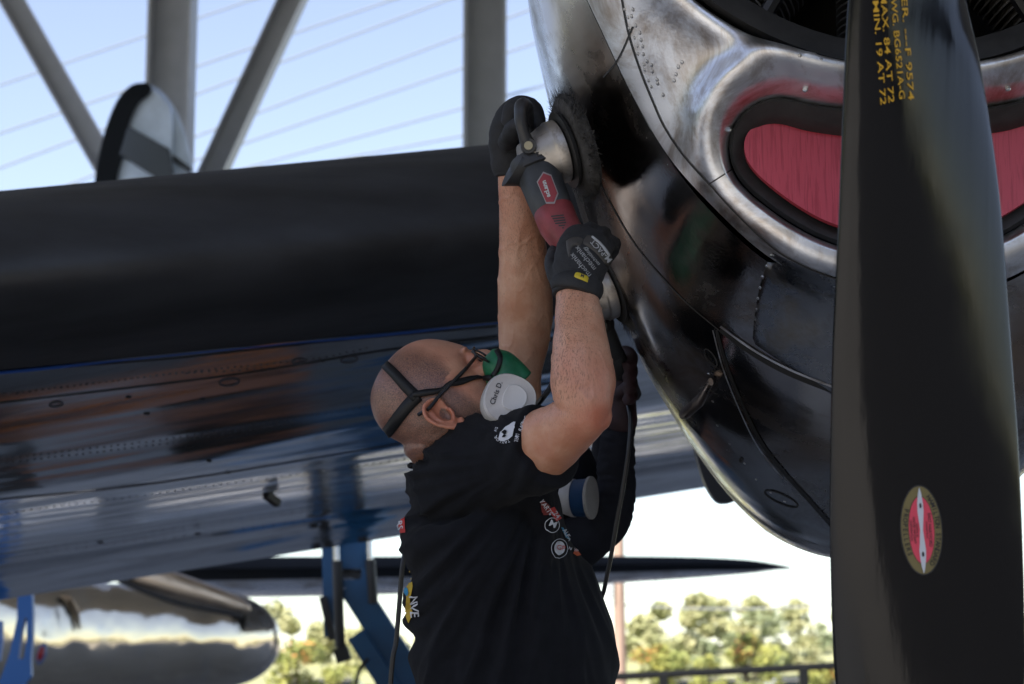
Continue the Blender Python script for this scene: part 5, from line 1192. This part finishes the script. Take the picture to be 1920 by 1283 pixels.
for (u, v0, v1, v2) in ((632, 1005, 1052, 1215), (694, 1005, 1050, 1132)):
    MB().tube([PY(u - 2, v0 - 4, LY - .12), PY(u, v1, LY - .12)], .016, 12).build('ram_rod', mat('ram_chrome', (.7, .7, .7), .2, metal=1), lift)
    MB().tube([PY(u, v1, LY - .12), PY(u + 6, v2, LY - .12)], .028, 14).build('ram_cylinder', liftd, lift)
lbar('lower_boom', 660, 1098, 905, 1480, 50, liftb, 0, .18); lbar('lower_boom', 668, 1190, 850, 1480, 34, liftb, -.1, .12)
lbar('knuckle_plate', 606, 1120, 625, 1200, 14, liftd, .02); lbar('hose_clamp', 638, 1215, 646, 1240, 26, liftd, -.14)
MB().tube([Vector(p) for p in smoothpts([tuple(PY(690, 1235, LY - .2)), tuple(PY(672, 1262, LY - .2)), tuple(PY(670, 1300, LY - .2)), tuple(PY(700, 1400, LY - .2))], 5)], .009, 6).build('hose', liftd, lift)
bx = PY(860, 1283, LY).x
MB().box((bx, LY, .62), (2.2, 1.2, .5)).build('chassis', liftb, lift, False)
for sx in (-.8, .8):
    for sy in (-.6, .6): MB().tube([(bx + sx, LY + sy - .12, .4), (bx + sx, LY + sy + .12, .4)], .4, 18).build('wheel', tyre, lift)
# jack stand at the lower left
js = empty('jack_stand', P(20, 1600, 12)); js.location.z = 0; tag(js, 'blue slotted jack stand at the lower left in front of the shiny fuselage', 'jack stand')
jb = mat('jack_blue', (.03, .15, .45), .45)
def jplate(pts, y, t): 
    n_ = len(pts); V = [PY(u, v, y) for u, v in pts] + [PY(u, v, y) + Vector((0, t, 0)) for u, v in pts]
    return MB().add(V, [tuple(range(n_)), tuple(range(n_, 2 * n_))[::-1]] + [(i, (i + 1) % n_, n_ + (i + 1) % n_, n_ + i) for i in range(n_)])
jplate([(34, 1080), (58, 1080), (61, 1150), (60, 1200), (57, 1235), (44, 1236), (50, 1200), (50, 1158), (47, 1158), (41, 1180), (34, 1236), (0, 1275), (18, 1225), (32, 1160)], 12, .06).build('leg_plate', jb, js, False)
jplate([(57, 1235), (58, 1268), (40, 1290), (-30, 1292), (0, 1275), (34, 1236)], 12, .06).build('foot_plate', jb, js, False)
jplate([(-20, 1160), (2, 1165), (3, 1200), (-2, 1240), (-22, 1240)], 12.1, .06).build('leg_plate', jb, js, False)
MB().tube([PY(15, 1285, 12.1), Vector((PY(15, 1285, 12.1).x, 12.1, 0))], .12, 16).build('jack_column', jb, js)
c = PY(78, 1226, 21.5); b = MB()
MB().ball(c + Vector((0, .0, 0)), (.055, .05, .12), 14, Matrix.Rotation(R(14), 3, 'Y')).build('lamp_surround', mat('lamp_blue', (.12, .17, .32), .4), tail); MB().ball(c + Vector((0, -.03, 0)), (.035, .05, .08), 12, Matrix.Rotation(R(14), 3, 'Y')).build('lamp_lens', mat('lamp_red', (.30, .01, .02), .3), tail)

# orange platform lift standing low under the wing (seen mirrored in the wing skin)
orange = mat('lift_orange', (.45, .13, .02), .5, var=.1, vscale=4)
ol = empty('platform_lift', (-1.5, 9.5, 0)); tag(ol, 'low orange work platform with black battery box, mirrored in the underside of the wing', 'platform')
MB().box((-1.35, 9.5, .42), (1.5, .8, .16)).build('deck', orange, ol, False); MB().box((-2.55, 9.7, .45), (.8, 1.3, .75)).build('battery_box', liftd, ol, False)
for i in range(4): MB().bar((-1.95 + i * .33, 9.5, .14), (-1.7 + i * .33, 9.5, .33), .06, .06).build('scissor_arm', orange, ol, False)
for sx in (-2.0, -.75):
    for sy in (9.15, 9.85): MB().tube([(sx, sy - .06, .13), (sx, sy + .06, .13)], .13, 14).build('wheel', tyre, ol)

# unseen surroundings added behind and beside the camera to show in the polished metal
def building(x, y, w_, d_, h, m_, label, roofm_):
    root = empty('building', (x, y, 0)); tag(root, label, 'building')
    MB().box((x, y, h / 2), (w_, d_, h)).build('wall', m_, root, False); MB().box((x, y, h + .2), (w_ + .6, d_ + .6, .4)).build('roof', roofm_, root, False)
    n_ = int(w_ // 6)
    for i in range(n_):
        xx = x - w_ / 2 + (i + .5) * w_ / n_; sg = 1 if y < 0 else -1
        MB().box((xx, y + sg * (d_ / 2 + .01), h * .55), (2.6, .06, 1.6)).build('window', glassd, root, False)
tan = mat('tan_cladding', (.42, .34, .24), .8, var=.05, vscale=.2); greyc = mat('grey_cladding', (.30, .31, .32), .7)
building(-34, -50, 56, 18, 9, mat('dark_cladding', (.10, .10, .11), .6), 'long unseen dark clad hangar added behind the viewpoint on the left to darken reflections', greyc)
building(28, -46, 44, 18, 8, mat('brown_cladding', (.15, .11, .085), .7), 'unseen brown clad workshop added behind the viewpoint on the right to darken reflections', greyc)
building(-120, 30, 24, 60, 7, tan, 'unseen tan store building added far to the left of the aircraft for reflections', greyc)
for i in range(22):
    a = R(188 + i * 6.2); rr2 = 44 + 3 * math.sin(i * 2.3); x, y = rr2 * math.sin(a), rr2 * math.cos(a)
    if i == 0: proto = tree(0, 0, 8.5, 6.5, 31, leafC, 't', n=900, trunk=.5)
    if i == 1: proto2 = tree(0, 0, 7, 6, 37, leafB, 't', n=900, trunk=.5)
    pr = proto if i % 2 == 0 else proto2
    if i > 1:
        r_ = pr.copy(); col.objects.link(r_)
        for ch in list(pr.children): c = ch.copy(); col.objects.link(c); c.parent = r_
    else: r_ = pr
    r_.location = (x, y, 0); r_.scale = (1.5, 1.5, 1.6); r_['label'] = 'leafy tree in the row around the apron behind the viewpoint'; r_['group'] = 'trees around the apron'
